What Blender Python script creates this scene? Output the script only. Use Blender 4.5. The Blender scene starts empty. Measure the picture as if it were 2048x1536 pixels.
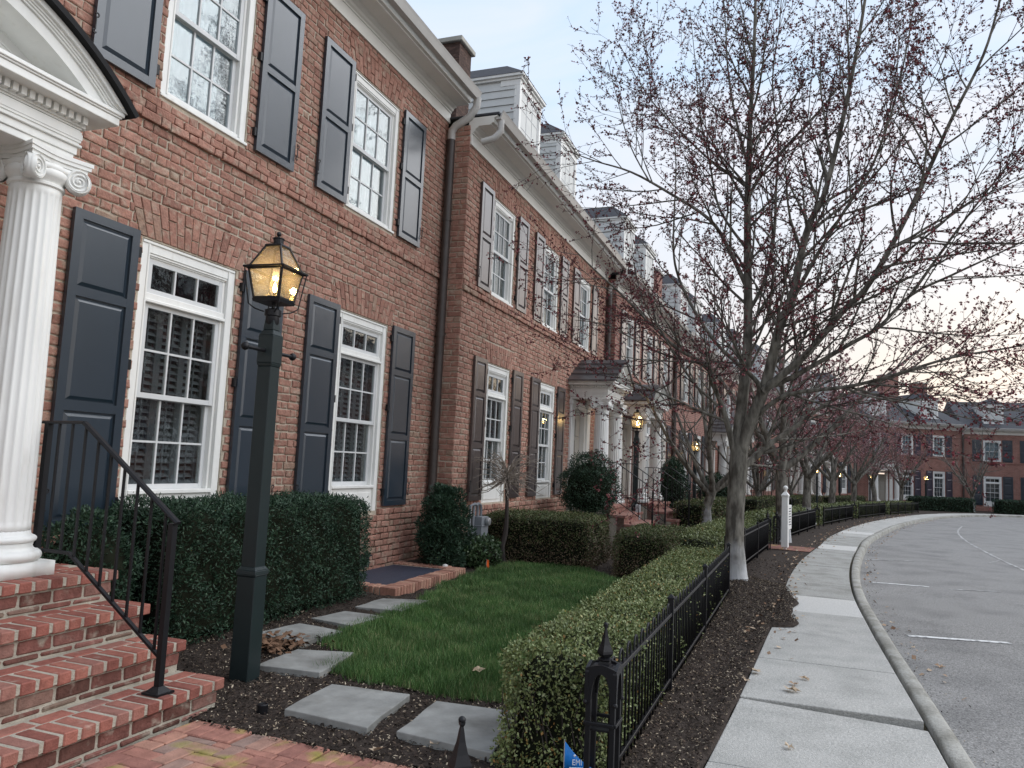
import bpy, math, random
import numpy as np
from mathutils import Matrix, Vector

# ------------------------------------------------------------------ camera, sky, sun, exposure
sc = bpy.context.scene
C = sc.collection
F = 1540.0; H = 1.55                       # focal length in photograph pixels, eye height in metres
def cam_axes(vp=(1665, 955), roll=.0463):
    d = np.array([vp[0]-1024, -(vp[1]-768), -F]); d /= np.linalg.norm(d)
    u = np.array([roll, 1, -(roll*d[0]+d[1])/d[2]]); u /= np.linalg.norm(u)
    return np.array([d, np.cross(u, d), u])
CM = cam_axes()
cam = bpy.data.cameras.new('camera'); camo = bpy.data.objects.new('camera', cam); C.objects.link(camo)
cam.sensor_width = 36; cam.lens = F/2048*36; cam.clip_end = 2000; cam.clip_start = .05
m4 = Matrix([[*CM[0], 0], [*CM[1], 0], [*CM[2], H], [0, 0, 0, 1]])
camo.matrix_world = m4
sc.camera = camo

def ray(px, py): return CM @ np.array([px-1024, -(py-768), -F])
def atx(px, py, X):
    r = ray(px, py); return r*(X/r[0]) + np.array([0, 0, H])
def gnd(px, py, z=0):
    r = ray(px, py); return r*((z-H)/r[2]) + np.array([0, 0, H])
def proj(p):
    c = CM.T @ (np.asarray(p, float)-np.array([0, 0, H]))
    if c[2] > -.05: return None
    return (1024-c[0]/c[2]*F, 768+c[1]/c[2]*F, -c[2])

SUN_EL, SUN_AZ = math.radians(38), math.radians(-62)     # direction the light comes from (azimuth from +x)
w = bpy.data.worlds.new('World'); sc.world = w; w.use_nodes = True
nt = w.node_tree; nt.nodes.clear()
def N(t, tree=None, **k):
    n = (tree or nt).nodes.new(t)
    for a, b in k.items(): setattr(n, a, b)
    return n
out = N('ShaderNodeOutputWorld'); bg = N('ShaderNodeBackground'); bg.inputs[1].default_value = .13
sky = N('ShaderNodeTexSky', sky_type='NISHITA'); sky.sun_disc = False
sky.sun_elevation = math.radians(5); sky.sun_rotation = math.radians(90+22); sky.air_density = 1.0; sky.dust_density = 2.2; sky.ozone_density = 1.3
tc = N('ShaderNodeTexCoord'); mp = N('ShaderNodeMapping'); mp.inputs['Scale'].default_value = (1.0, 1.0, 3.2)
nz = N('ShaderNodeTexNoise'); nz.inputs['Scale'].default_value = 2.3; nz.inputs['Detail'].default_value = 7; nz.inputs['Roughness'].default_value = .55
nz.inputs['Distortion'].default_value = .6
rp = N('ShaderNodeValToRGB'); rp.color_ramp.elements[0].position = .38; rp.color_ramp.elements[1].position = .68
mx = N('ShaderNodeMixRGB'); mx.inputs['Color2'].default_value = (6.9, 6.6, 6.9, 1)
ms = N('ShaderNodeMath', operation='MULTIPLY'); ms.inputs[1].default_value = .8
# thin high veil over the whole sky: pale blue aloft, cream and peach toward the horizon
L = nt.links.new
sep = N('ShaderNodeSeparateXYZ'); L(tc.outputs['Generated'], sep.inputs[0])
veil = N('ShaderNodeValToRGB'); E_ = veil.color_ramp.elements
while len(E_) < 5: E_.new(.5)
for e_, (pos, c_) in zip(E_, [(.0, (.68, .59, .52)), (.10, (.67, .635, .60)), (.24, (.63, .66, .71)), (.46, (.52, .65, .82)), (1, (.42, .55, .76))]): e_.position = pos; e_.color = (*c_, 1)
L(sep.outputs['Z'], veil.inputs[0])
vs_ = N('ShaderNodeVectorMath', operation='SCALE'); vs_.inputs['Scale'].default_value = 1/.13*.78; L(veil.outputs[0], vs_.inputs[0])
mv = N('ShaderNodeMixRGB'); mv.inputs['Fac'].default_value = .93; L(sky.outputs[0], mv.inputs['Color1']); L(vs_.outputs[0], mv.inputs['Color2'])
mx.inputs['Color2'].default_value = (4.3, 4.15, 4.35, 1); ms.inputs[1].default_value = .75
L(tc.outputs['Generated'], mp.inputs[0]); L(mp.outputs[0], nz.inputs['Vector']); L(nz.outputs['Fac'], rp.inputs[0])
L(rp.outputs[0], ms.inputs[0]); L(ms.outputs[0], mx.inputs['Fac']); L(mv.outputs[0], mx.inputs['Color1'])
L(mx.outputs[0], bg.inputs[0]); L(bg.outputs[0], out.inputs[0])

sun = bpy.data.lights.new('sun', 'SUN'); sun.energy = 1.5; sun.angle = math.radians(75); sun.color = (1, .985, .97)
suno = bpy.data.objects.new('sun', sun); C.objects.link(suno)
sd = Vector((math.cos(SUN_EL)*math.cos(SUN_AZ), math.cos(SUN_EL)*math.sin(SUN_AZ), math.sin(SUN_EL)))
suno.rotation_euler = sd.to_track_quat('Z', 'Y').to_euler(); suno.location = sd*40
sc.view_settings.view_transform = 'Standard'; sc.view_settings.look = 'None'
sc.view_settings.exposure = 0.85; sc.view_settings.gamma = 1.0; sc.view_settings.use_curve_mapping = False
sc.cycles.max_bounces = 8; sc.cycles.transparent_max_bounces = 12; sc.cycles.sample_clamp_indirect = 4

rng = np.random.default_rng(7); R = random.Random(11)

# ------------------------------------------------------------------ materials
MAT = {}
def mat(name, col, rough=.6, spec=.4, var=.15, nscale=8, bump=.0, bscale=60, attr=None, ramp=None, metal=0, detail=5, stretch=None, coat=0, dirt=None, macro=0):
    """principled; colour = base (or ramp over attribute 'bv') times noise; optional second 'dirt' colour mixed in by a blotchy noise"""
    if name in MAT: return MAT[name]
    m = bpy.data.materials.new(name); m.use_nodes = True; t = m.node_tree
    p = t.nodes['Principled BSDF']; p.inputs['Roughness'].default_value = rough; p.inputs['Specular IOR Level'].default_value = spec
    p.inputs['Metallic'].default_value = metal; p.inputs['Coat Weight'].default_value = coat; p.inputs['Coat Roughness'].default_value = .2
    tcn = N('ShaderNodeTexCoord', t); mpn = N('ShaderNodeMapping', t)
    if stretch: mpn.inputs['Scale'].default_value = stretch
    t.links.new(tcn.outputs['Object'], mpn.inputs[0])
    n = N('ShaderNodeTexNoise', t); n.inputs['Scale'].default_value = nscale; n.inputs['Detail'].default_value = detail
    t.links.new(mpn.outputs[0], n.inputs['Vector'])
    if ramp:
        a = N('ShaderNodeAttribute', t, attribute_name='bv'); r = N('ShaderNodeValToRGB', t)
        els = r.color_ramp.elements
        while len(els) < len(ramp): els.new(.5)
        for e, (pos, c) in zip(els, ramp): e.position = pos; e.color = (*c, 1)
        t.links.new(a.outputs['Fac'], r.inputs[0]); base = r.outputs[0]
    else:
        rgb = N('ShaderNodeRGB', t); rgb.outputs[0].default_value = (*col, 1); base = rgb.outputs[0]
    if dirt:
        dn = N('ShaderNodeTexNoise', t); dn.inputs['Scale'].default_value = dirt[1]; dn.inputs['Detail'].default_value = 8
        t.links.new(mpn.outputs[0], dn.inputs['Vector'])
        dr = N('ShaderNodeValToRGB', t); dr.color_ramp.elements[0].position = dirt[2]; dr.color_ramp.elements[1].position = dirt[3]
        t.links.new(dn.outputs['Fac'], dr.inputs[0])
        dm = N('ShaderNodeMixRGB', t); dm.inputs['Color2'].default_value = (*dirt[0], 1)
        t.links.new(dr.outputs[0], dm.inputs['Fac']); t.links.new(base, dm.inputs['Color1']); base = dm.outputs[0]
    mr = N('ShaderNodeMapRange', t); mr.inputs['From Min'].default_value = .25; mr.inputs['From Max'].default_value = .75
    mr.inputs['To Min'].default_value = 1-var; mr.inputs['To Max'].default_value = 1+var
    t.links.new(n.outputs['Fac'], mr.inputs[0])
    mu = N('ShaderNodeMixRGB', t, blend_type='MULTIPLY'); mu.inputs['Fac'].default_value = 1
    t.links.new(base, mu.inputs['Color1']); t.links.new(mr.outputs[0], mu.inputs['Color2'])
    if macro:      # slow tone shifts of weathering over the whole wall
        n3 = N('ShaderNodeTexNoise', t); n3.inputs['Scale'].default_value = .9; n3.inputs['Detail'].default_value = 5; m3 = N('ShaderNodeMapRange', t); m3.inputs['From Min'].default_value = .3; m3.inputs['From Max'].default_value = .7
        m3.inputs['To Min'].default_value = 1-macro; m3.inputs['To Max'].default_value = 1+macro*.6; mp3 = N('ShaderNodeMapping', t); mp3.inputs['Scale'].default_value = (1.6, 1.6, .6); t.links.new(tcn.outputs['Object'], mp3.inputs[0]); t.links.new(mp3.outputs[0], n3.inputs['Vector']); t.links.new(n3.outputs['Fac'], m3.inputs[0])
        mu3 = N('ShaderNodeMixRGB', t, blend_type='MULTIPLY'); mu3.inputs['Fac'].default_value = 1; t.links.new(mu.outputs[0], mu3.inputs['Color1']); t.links.new(m3.outputs[0], mu3.inputs['Color2']); mu = mu3
    t.links.new(mu.outputs[0], p.inputs['Base Color'])
    if bump:
        b = N('ShaderNodeBump', t); b.inputs['Strength'].default_value = bump; b.inputs['Distance'].default_value = .01
        n2 = N('ShaderNodeTexNoise', t); n2.inputs['Scale'].default_value = bscale; n2.inputs['Detail'].default_value = 4
        t.links.new(mpn.outputs[0], n2.inputs['Vector']); t.links.new(n2.outputs['Fac'], b.inputs['Height']); t.links.new(b.outputs[0], p.inputs['Normal'])
    MAT[name] = m; return m

BR = [(0, (.25, .13, .10)), (.12, (.305, .16, .122)), (.5, (.345, .182, .138)), (.88, (.38, .21, .162)), (.96, (.325, .21, .158)), (1, (.28, .195, .145))]
m_brick = mat('brick', None, .88, .2, .22, 26, .95, 48, ramp=BR, dirt=((.42, .35, .275), 11, .52, .80), macro=.16)
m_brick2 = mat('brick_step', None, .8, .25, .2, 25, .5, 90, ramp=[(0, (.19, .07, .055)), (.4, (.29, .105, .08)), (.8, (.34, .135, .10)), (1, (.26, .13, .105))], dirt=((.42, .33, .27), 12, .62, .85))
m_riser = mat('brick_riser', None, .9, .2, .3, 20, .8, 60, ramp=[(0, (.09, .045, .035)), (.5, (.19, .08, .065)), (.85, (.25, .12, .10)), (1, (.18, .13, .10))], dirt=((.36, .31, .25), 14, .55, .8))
m_paver = mat('paver', None, .85, .25, .25, 14, .5, 90, ramp=[(0, (.24, .11, .09)), (.4, (.36, .17, .13)), (.75, (.42, .22, .16)), (1, (.27, .19, .16))], dirt=((.30, .28, .06), 4.5, .56, .72))
m_well = mat('brick_well', None, .85, .25, .25, 25, .5, 90, ramp=[(0, (.20, .10, .075)), (.5, (.36, .18, .13)), (1, (.42, .25, .18))])
m_mortar = mat('mortar', (.47, .41, .33), .95, .15, .22, 14, .8, 90)
m_mortar2 = mat('mortar_pale', (.41, .375, .31), .95, .15, .2, 14, .8, 90)
m_joint = mat('joint_dirt', (.07, .06, .04), .95, .1, .4, 12, .6, 90)
m_white = mat('white_paint', (.78, .78, .75), .5, .4, .06, 3, .06, 40, stretch=(3, 3, .6), dirt=((.62, .60, .55), 4, .58, .85))
m_trim = mat('trim_paint', (.74, .73, .68), .5, .4, .05, 3, .04, 30)
m_sash = mat('sash_paint', (.60, .61, .61), .5, .4, .04, 4)
m_navy = mat('navy_paint', (.015, .027, .041), .31, .65, .08, 3, .05, 300, coat=.5)
m_brown = mat('brown_paint', (.055, .042, .042), .28, .7, .06, 3, .05, 300, coat=.8)
m_plum = mat('plum_paint', (.045, .04, .06), .28, .7, .06, 3, coat=.8)
m_iron = mat('black_iron', (.009, .009, .011), .42, .3, .1, 8, .05, 200)
m_post = mat('post_paint', (.014, .023, .024), .42, .38, .12, 5, .05, 160)
m_gutter = mat('gutter_metal', (.47, .46, .435), .4, .5, .06, 5)
m_pipe = mat('copper_pipe', (.055, .043, .038), .45, .5, .25, 6, dirt=((.10, .17, .15), 5, .66, .8))
m_slate = mat('slate', (.062, .064, .072), .85, .2, .35, 30, .4, 40, stretch=(1, .3, 3))
m_metalroof = mat('porch_roof', (.10, .095, .10), .33, .5, .25, 3, metal=.5)
m_blackroof = mat('roof_edge', (.010, .010, .011), .7, .2, .1, 5)
m_concrete = mat('concrete', (.46, .45, .42), .92, .15, .24, 60, .8, 110, detail=6, dirt=((.36, .355, .33), 3.2, .42, .72))
m_kerb = mat('kerb_concrete', (.38, .37, .335), .92, .15, .25, 40, .8, 90, detail=8, dirt=((.22, .21, .18), 3.5, .42, .70))
m_asphalt = mat('asphalt', (.275, .267, .255), .94, .12, .55, 75, 1.0, 90, detail=3, dirt=((.20, .195, .188), 1.3, .46, .74))
m_paint = mat('road_paint', (.72, .72, .70), .8, .2, .1, 9, dirt=((.2, .2, .2), 14, .5, .66))
m_paintold = mat('road_paint_worn', (.56, .555, .54), .85, .2, .1, 9, dirt=((.27, .263, .25), 7, .40, .54))
m_flag = mat('bluestone', (.285, .285, .268), .8, .25, .22, 6, .6, 22, detail=10, dirt=((.15, .145, .13), 3.2, .48, .75))
m_mulch = mat('mulch', (.044, .034, .028), .95, .15, .6, 40, 1.0, 60, detail=8)
m_soil = mat('lawn_soil', (.035, .045, .018), .95, .1, .4, 30)
m_chip = mat('chips', None, .9, .2, .3, 60, ramp=[(0, (.016, .013, .011)), (.55, (.05, .037, .030)), (.84, (.10, .07, .052)), (.88, (.25, .19, .13)), (1, (.52, .44, .33))])
m_leafdry = mat('dry_leaf', None, .8, .2, .2, 30, ramp=[(0, (.16, .09, .055)), (.5, (.34, .22, .14)), (1, (.50, .40, .29))])
m_yew = mat('yew', None, .55, .3, .2, 5, ramp=[(0, (.014, .032, .019)), (.6, (.027, .06, .034)), (1, (.055, .10, .052))])
m_box = mat('boxwood', None, .45, .4, .2, 3, ramp=[(0, (.04, .06, .015)), (.4, (.12, .155, .05)), (.75, (.20, .235, .095)), (.9, (.30, .31, .15)), (.96, (.33, .28, .08)), (1, (.26, .14, .04))])
m_boxdark = mat('boxwood_side', None, .5, .35, .25, 4, ramp=[(0, (.02, .035, .012)), (.5, (.055, .085, .03)), (.85, (.10, .13, .05)), (1, (.20, .13, .04))])
m_hbrown = mat('hedge_mixed', None, .6, .3, .25, 4, ramp=[(0, (.03, .05, .018)), (.35, (.07, .10, .035)), (.6, (.12, .14, .055)), (.72, (.10, .075, .045)), (1, (.17, .12, .08))])
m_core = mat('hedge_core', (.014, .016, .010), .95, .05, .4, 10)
m_ivy = mat('groundcover', None, .4, .4, .2, 4, ramp=[(0, (.02, .05, .02)), (.6, (.05, .09, .035)), (1, (.13, .17, .09))])
m_grass = mat('grass', None, .5, .3, .3, 1.5, ramp=[(0, (.035, .08, .02)), (.5, (.082, .172, .048)), (.85, (.155, .245, .082)), (1, (.31, .29, .15))])
m_twig = mat('twig', (.062, .052, .048), .85, .2, .25, 14)
m_drytwig = mat('dry_twig', (.30, .26, .22), .85, .2, .25, 14)
m_bud = mat('bud', None, .6, .3, .2, 10, ramp=[(0, (.055, .02, .022)), (.5, (.15, .032, .04)), (.85, (.24, .045, .058)), (1, (.27, .14, .12))])
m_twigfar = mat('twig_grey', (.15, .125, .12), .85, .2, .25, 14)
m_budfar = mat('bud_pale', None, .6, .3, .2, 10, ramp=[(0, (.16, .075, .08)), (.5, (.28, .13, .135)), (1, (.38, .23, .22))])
m_cover = mat('well_cover', (.035, .042, .065), .55, .4, .15, 4, .1, 200, stretch=(1, 8, 1))
m_meter = mat('meter_grey', (.20, .215, .235), .45, .5, .1, 8)
m_steel = mat('steel', (.45, .46, .47), .35, .5, .1, 8, metal=.6)
m_blue = mat('flag_blue', (.012, .20, .62), .5, .3, .1, 8)
m_orange = mat('flag_orange', (.75, .13, .03), .5, .3, .1, 8)
m_textw = mat('white_print', (.85, .87, .9), .6, .2, .02, 4)
m_dark = mat('room_dark', (.03, .032, .035), .9, .1, .2, 2)  # dimness of unlit rooms put into the colour; also serves the vent
m_curtain = mat('curtain', (.27, .35, .40), .9, .1, .08, 3)
m_louver = mat('louver', (.15, .16, .17), .6, .3, .05, 4)
m_door = mat('door_paint', (.36, .34, .30), .45, .4, .05, 3)
m_stone = mat('cap_stone', (.38, .37, .33), .85, .2, .15, 8, .2, 60)
m_bedrim = mat('brick_far_step', (.27, .13, .105), .88, .2, .3, 9, .5, 40, dirt=((.36, .27, .22), 16, .5, .7))

def bark_material():
    m = bpy.data.materials.new('bark'); m.use_nodes = True; t = m.node_tree; p = t.nodes['Principled BSDF']; p.inputs['Roughness'].default_value = .9
    p.inputs['Specular IOR Level'].default_value = .2
    tcn = N('ShaderNodeTexCoord', t); mpn = N('ShaderNodeMapping', t); mpn.inputs['Scale'].default_value = (1, 1, .35); t.links.new(tcn.outputs['Object'], mpn.inputs[0])
    n = N('ShaderNodeTexNoise', t); n.inputs['Scale'].default_value = 14; n.inputs['Detail'].default_value = 8; t.links.new(mpn.outputs[0], n.inputs['Vector'])
    r = N('ShaderNodeValToRGB', t); r.color_ramp.elements[0].position = .36; r.color_ramp.elements[0].color = (.07, .063, .053, 1)
    r.color_ramp.elements[1].position = .72; r.color_ramp.elements[1].color = (.25, .235, .20, 1); t.links.new(n.outputs['Fac'], r.inputs[0])
    # old whitewash on the foot of the trunk, ragged upper edge
    sx = N('ShaderNodeSeparateXYZ', t); t.links.new(tcn.outputs['Object'], sx.inputs[0])
    n3 = N('ShaderNodeTexNoise', t); n3.inputs['Scale'].default_value = 5; n3.inputs['Detail'].default_value = 6; t.links.new(tcn.outputs['Object'], n3.inputs['Vector'])
    ma = N('ShaderNodeMath', t, operation='MULTIPLY_ADD'); ma.inputs[1].default_value = .9; t.links.new(n3.outputs['Fac'], ma.inputs[0]); t.links.new(sx.outputs['Z'], ma.inputs[2])
    mr = N('ShaderNodeMapRange', t); mr.inputs['From Min'].default_value = .55; mr.inputs['From Max'].default_value = 1.15; mr.inputs['To Min'].default_value = .85; mr.inputs['To Max'].default_value = 0
    t.links.new(ma.outputs[0], mr.inputs[0])
    mxx = N('ShaderNodeMixRGB', t); mxx.inputs['Color2'].default_value = (.56, .57, .58, 1); t.links.new(mr.outputs[0], mxx.inputs['Fac']); t.links.new(r.outputs[0], mxx.inputs['Color1'])
    t.links.new(mxx.outputs[0], p.inputs['Base Color'])
    b = N('ShaderNodeBump', t); b.inputs['Strength'].default_value = .9; b.inputs['Distance'].default_value = .02; t.links.new(n.outputs['Fac'], b.inputs['Height']); t.links.new(b.outputs[0], p.inputs['Normal'])
    return m
m_bark = bark_material()
def glass_material(name, tint, refl, wob=.0, dusty=0):
    m = bpy.data.materials.new(name); m.use_nodes = True; t = m.node_tree; t.nodes.clear()
    o = N('ShaderNodeOutputMaterial', t); mxs = N('ShaderNodeMixShader', t); tr = N('ShaderNodeBsdfTransparent', t); gl = N('ShaderNodeBsdfGlossy', t)
    tr.inputs[0].default_value = (*tint, 1); gl.inputs['Roughness'].default_value = .02
    fr = N('ShaderNodeFresnel', t); fr.inputs['IOR'].default_value = 1.5
    ma = N('ShaderNodeMath', t, operation='MULTIPLY_ADD'); ma.inputs[1].default_value = .5; ma.inputs[2].default_value = refl; ma.use_clamp = True
    t.links.new(fr.outputs[0], ma.inputs[0]); t.links.new(ma.outputs[0], mxs.inputs[0]); t.links.new(tr.outputs[0], mxs.inputs[1]); t.links.new(gl.outputs[0], mxs.inputs[2]); t.links.new(mxs.outputs[0], o.inputs[0])
    if dusty:      # old seeded glass with a film that catches the flame
        tl = N('ShaderNodeBsdfTranslucent', t); tl.inputs[0].default_value = (.95, .9, .8, 1); m2 = N('ShaderNodeMixShader', t); m2.inputs[0].default_value = dusty
        t.links.new(mxs.outputs[0], m2.inputs[1]); t.links.new(tl.outputs[0], m2.inputs[2]); t.links.new(m2.outputs[0], o.inputs[0])
    if wob:
        n = N('ShaderNodeTexNoise', t); n.inputs['Scale'].default_value = 7; n.inputs['Detail'].default_value = 2
        tcn = N('ShaderNodeTexCoord', t); t.links.new(tcn.outputs['Object'], n.inputs['Vector'])
        b = N('ShaderNodeBump', t); b.inputs['Strength'].default_value = wob; b.inputs['Distance'].default_value = .02; t.links.new(n.outputs['Fac'], b.inputs['Height'])
        t.links.new(b.outputs[0], gl.inputs['Normal'])
    return m
m_glass = glass_material('window_glass', (.90, .93, .93), .0, .05)
m_lglass = glass_material('lantern_glass', (.95, .94, .90), .015, .12, .026)
def emit(name, col, s):
    m = bpy.data.materials.new(name); m.use_nodes = True; t = m.node_tree; t.nodes.clear()
    o = N('ShaderNodeOutputMaterial', t); e = N('ShaderNodeEmission', t); e.inputs[0].default_value = (*col, 1); e.inputs[1].default_value = s; t.links.new(e.outputs[0], o.inputs[0]); return m
m_flame = emit('gas_flame', (1, .62, .20), 22)

def brick_texture_material():
    """brickwork of the far houses, too small to pick apart"""
    m = bpy.data.materials.new('brickwork_far'); m.use_nodes = True; t = m.node_tree; p = t.nodes['Principled BSDF']; p.inputs['Roughness'].default_value = .9; p.inputs['Specular IOR Level'].default_value = .2
    tcn = N('ShaderNodeTexCoord', t); sx = N('ShaderNodeSeparateXYZ', t); cx = N('ShaderNodeCombineXYZ', t); ad = N('ShaderNodeMath', t, operation='ADD')
    t.links.new(tcn.outputs['Object'], sx.inputs[0]); t.links.new(sx.outputs['X'], ad.inputs[0]); t.links.new(sx.outputs['Y'], ad.inputs[1]); t.links.new(ad.outputs[0], cx.inputs['X']); t.links.new(sx.outputs['Z'], cx.inputs['Y'])
    b = N('ShaderNodeTexBrick', t); b.inputs['Scale'].default_value = 1; b.inputs['Brick Width'].default_value = .215; b.inputs['Row Height'].default_value = .08; b.inputs['Mortar Size'].default_value = .007
    b.inputs['Color1'].default_value = (.24, .108, .088, 1); b.inputs['Color2'].default_value = (.31, .145, .12, 1); b.inputs['Mortar'].default_value = (.34, .295, .24, 1)
    t.links.new(cx.outputs[0], b.inputs['Vector'])
    n = N('ShaderNodeTexNoise', t); n.inputs['Scale'].default_value = 2.5; n.inputs['Detail'].default_value = 8; t.links.new(tcn.outputs['Object'], n.inputs['Vector'])
    mr = N('ShaderNodeMapRange', t); mr.inputs['To Min'].default_value = .7; mr.inputs['To Max'].default_value = 1.3; t.links.new(n.outputs['Fac'], mr.inputs[0])
    mu = N('ShaderNodeMixRGB', t, blend_type='MULTIPLY'); mu.inputs['Fac'].default_value = 1; t.links.new(b.outputs['Color'], mu.inputs['Color1']); t.links.new(mr.outputs[0], mu.inputs['Color2']); t.links.new(mu.outputs[0], p.inputs['Base Color'])
    bp = N('ShaderNodeBump', t); bp.inputs['Strength'].default_value = .5; bp.inputs['Distance'].default_value = .01; bp.invert = True; t.links.new(b.outputs['Fac'], bp.inputs['Height']); t.links.new(bp.outputs[0], p.inputs['Normal'])
    return m
m_brickfar = brick_texture_material()
m_siding = mat('siding_paint', (.60, .61, .59), .55, .35, .05, 4)
m_chim = mat('brick_chimney', (.075, .05, .042), .9, .2, .4, 9, .6, 30, stretch=(1, 1, 4), dirt=((.16, .10, .08), 12, .5, .7))

# ------------------------------------------------------------------ mesh helpers
class MB:
    def __init__(s): s.v = []; s.f = []; s.a = []
    def add(s, vs, fs, a=0.):
        o = len(s.v); s.v += [tuple(p) for p in vs]; s.f += [tuple(i+o for i in q) for q in fs]; s.a += [a]*len(vs); return s
    def box(s, x0, x1, y0, y1, z0, z1, a=0.):
        return s.add([(x0,y0,z0),(x1,y0,z0),(x1,y1,z0),(x0,y1,z0),(x0,y0,z1),(x1,y0,z1),(x1,y1,z1),(x0,y1,z1)],
                     [(0,3,2,1),(4,5,6,7),(0,1,5,4),(1,2,6,5),(2,3,7,6),(3,0,4,7)], a)
    def prism(s, poly, fn, a0, a1, a=0.):
        """poly 2-D points, fn(p, q, t) -> xyz, extruded t from a0 to a1"""
        n = len(poly); vs = [fn(p, q, a0) for p, q in poly]+[fn(p, q, a1) for p, q in poly]
        return s.add(vs, [tuple(range(n))[::-1], tuple(range(n, 2*n))]+[(i, (i+1) % n, n+(i+1) % n, n+i) for i in range(n)], a)
    def frustum(s, x, y, z0, w0, z1, w1, d0=None, d1=None, a=0.):
        d0 = w0 if d0 is None else d0; d1 = w1 if d1 is None else d1
        vs = [(x+sx*w, y+sy*d, z) for z, w, d in ((z0, w0/2, d0/2), (z1, w1/2, d1/2)) for sx, sy in ((-1,-1),(1,-1),(1,1),(-1,1))]
        return s.add(vs, [(0,3,2,1),(4,5,6,7),(0,1,5,4),(1,2,6,5),(2,3,7,6),(3,0,4,7)], a)
    def tube(s, path, rad, n=6, a=0., cap=True):
        P = [np.asarray(p, float) for p in path]
        if not hasattr(rad, '__len__'): rad = [rad]*len(P)
        rings = []; up = None
        for i, p in enumerate(P):
            d = P[min(i+1, len(P)-1)]-P[max(i-1, 0)]; l = np.linalg.norm(d); d = d/l if l > 1e-9 else np.array([0, 0, 1.])
            if up is None: up = np.array([0, 0, 1.]) if abs(d[2]) < .9 else np.array([1., 0, 0])
            x = np.cross(up, d); x /= np.linalg.norm(x)+1e-12; y = np.cross(d, x); up = y
            rings.append([p+rad[i]*(math.cos(2*math.pi*k/n)*x+math.sin(2*math.pi*k/n)*y) for k in range(n)])
        vs = [q for r in rings for q in r]; fs = []
        for i in range(len(P)-1):
            for k in range(n): fs.append((i*n+k, i*n+(k+1) % n, (i+1)*n+(k+1) % n, (i+1)*n+k))
        if cap: fs.append(tuple(range(n))[::-1]); fs.append(tuple((len(P)-1)*n+k for k in range(n)))
        return s.add(vs, fs, a)
    def lathe(s, prof, n=24, cx=0, cy=0, rf=None, a=0.):
        vs = []; m = len(prof)
        for r, z in prof:
            for k in range(n):
                t = 2*math.pi*k/n; rr = r*(rf(t, z) if rf else 1); vs.append((cx+rr*math.cos(t), cy+rr*math.sin(t), z))
        fs = [(i*n+k, i*n+(k+1) % n, (i+1)*n+(k+1) % n, (i+1)*n+k) for i in range(m-1) for k in range(n)]
        fs.append(tuple(range(n))[::-1]); fs.append(tuple((m-1)*n+k for k in range(n)))
        return s.add(vs, fs, a)
    def ball(s, c, r, n=12, m=8, sz=1):
        return s.lathe([(max(r*math.sin(math.pi*i/m), .0005), c[2]-sz*r*math.cos(math.pi*i/m)) for i in range(m+1)], n, c[0], c[1])
    def mesh(s, name, material, smooth=False):
        me = bpy.data.meshes.new(name); me.from_pydata(s.v, [], s.f); me.materials.append(material)
        if any(s.a):
            at = me.attributes.new('bv', 'FLOAT', 'POINT'); at.data.foreach_set('value', np.asarray(s.a, np.float32))
        if smooth:
            me.polygons.foreach_set('use_smooth', [True]*len(me.polygons)); 
        me.update(); return me
def link(name, me, parent=None, loc=None):
    o = bpy.data.objects.new(name, me); C.objects.link(o)
    if parent: o.parent = parent
    if loc is not None: o.location = loc
    return o
def build(name, mb, material, parent=None, smooth=False, bevel=0, loc=None, seg=1):
    o = link(name, mb.mesh(name, material, smooth), parent, loc)
    if smooth and smooth != 'all': 
        try: o.data.set_sharp_from_angle(angle=math.radians(40))
        except Exception: pass
    if bevel:
        md = o.modifiers.new('bevel', 'BEVEL'); md.width = bevel; md.segments = seg; md.limit_method = 'ANGLE'
    return o
def build_np(name, V, Fc, material, parent=None, attr=None, smooth=False):
    me = bpy.data.meshes.new(name); k = Fc.shape[1]
    me.vertices.add(len(V)); me.vertices.foreach_set('co', np.asarray(V, np.float32).ravel())
    me.loops.add(Fc.size); me.loops.foreach_set('vertex_index', np.asarray(Fc, np.int32).ravel())
    me.polygons.add(len(Fc)); me.polygons.foreach_set('loop_start', np.arange(0, Fc.size, k, dtype=np.int32)); me.polygons.foreach_set('loop_total', np.full(len(Fc), k, np.int32))
    if smooth: me.polygons.foreach_set('use_smooth', np.ones(len(Fc), bool))
    me.materials.append(material); me.update(calc_edges=True)
    if attr is not None:
        at = me.attributes.new('bv', 'FLOAT', 'POINT'); at.data.foreach_set('value', np.asarray(attr, np.float32))
    return link(name, me, parent)
def tag(o, label=None, cat=None, group=None, kind=None):
    if label: o['label'] = label
    if cat: o['category'] = cat
    if group: o['group'] = group
    if kind: o['kind'] = kind
    return o
def thing(name, label, cat, loc=(0, 0, 0), rz=0, group=None):
    o = bpy.data.objects.new(name, None); C.objects.link(o); o.location = loc; o.rotation_euler = (0, 0, rz); o.empty_display_size = .2
    return tag(o, label, cat, group)
def copy_tree(o, parent=None):
    c = o.copy(); C.objects.link(c); c.parent = parent
    for ch in list(o.children): copy_tree(ch, c)
    return c

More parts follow.
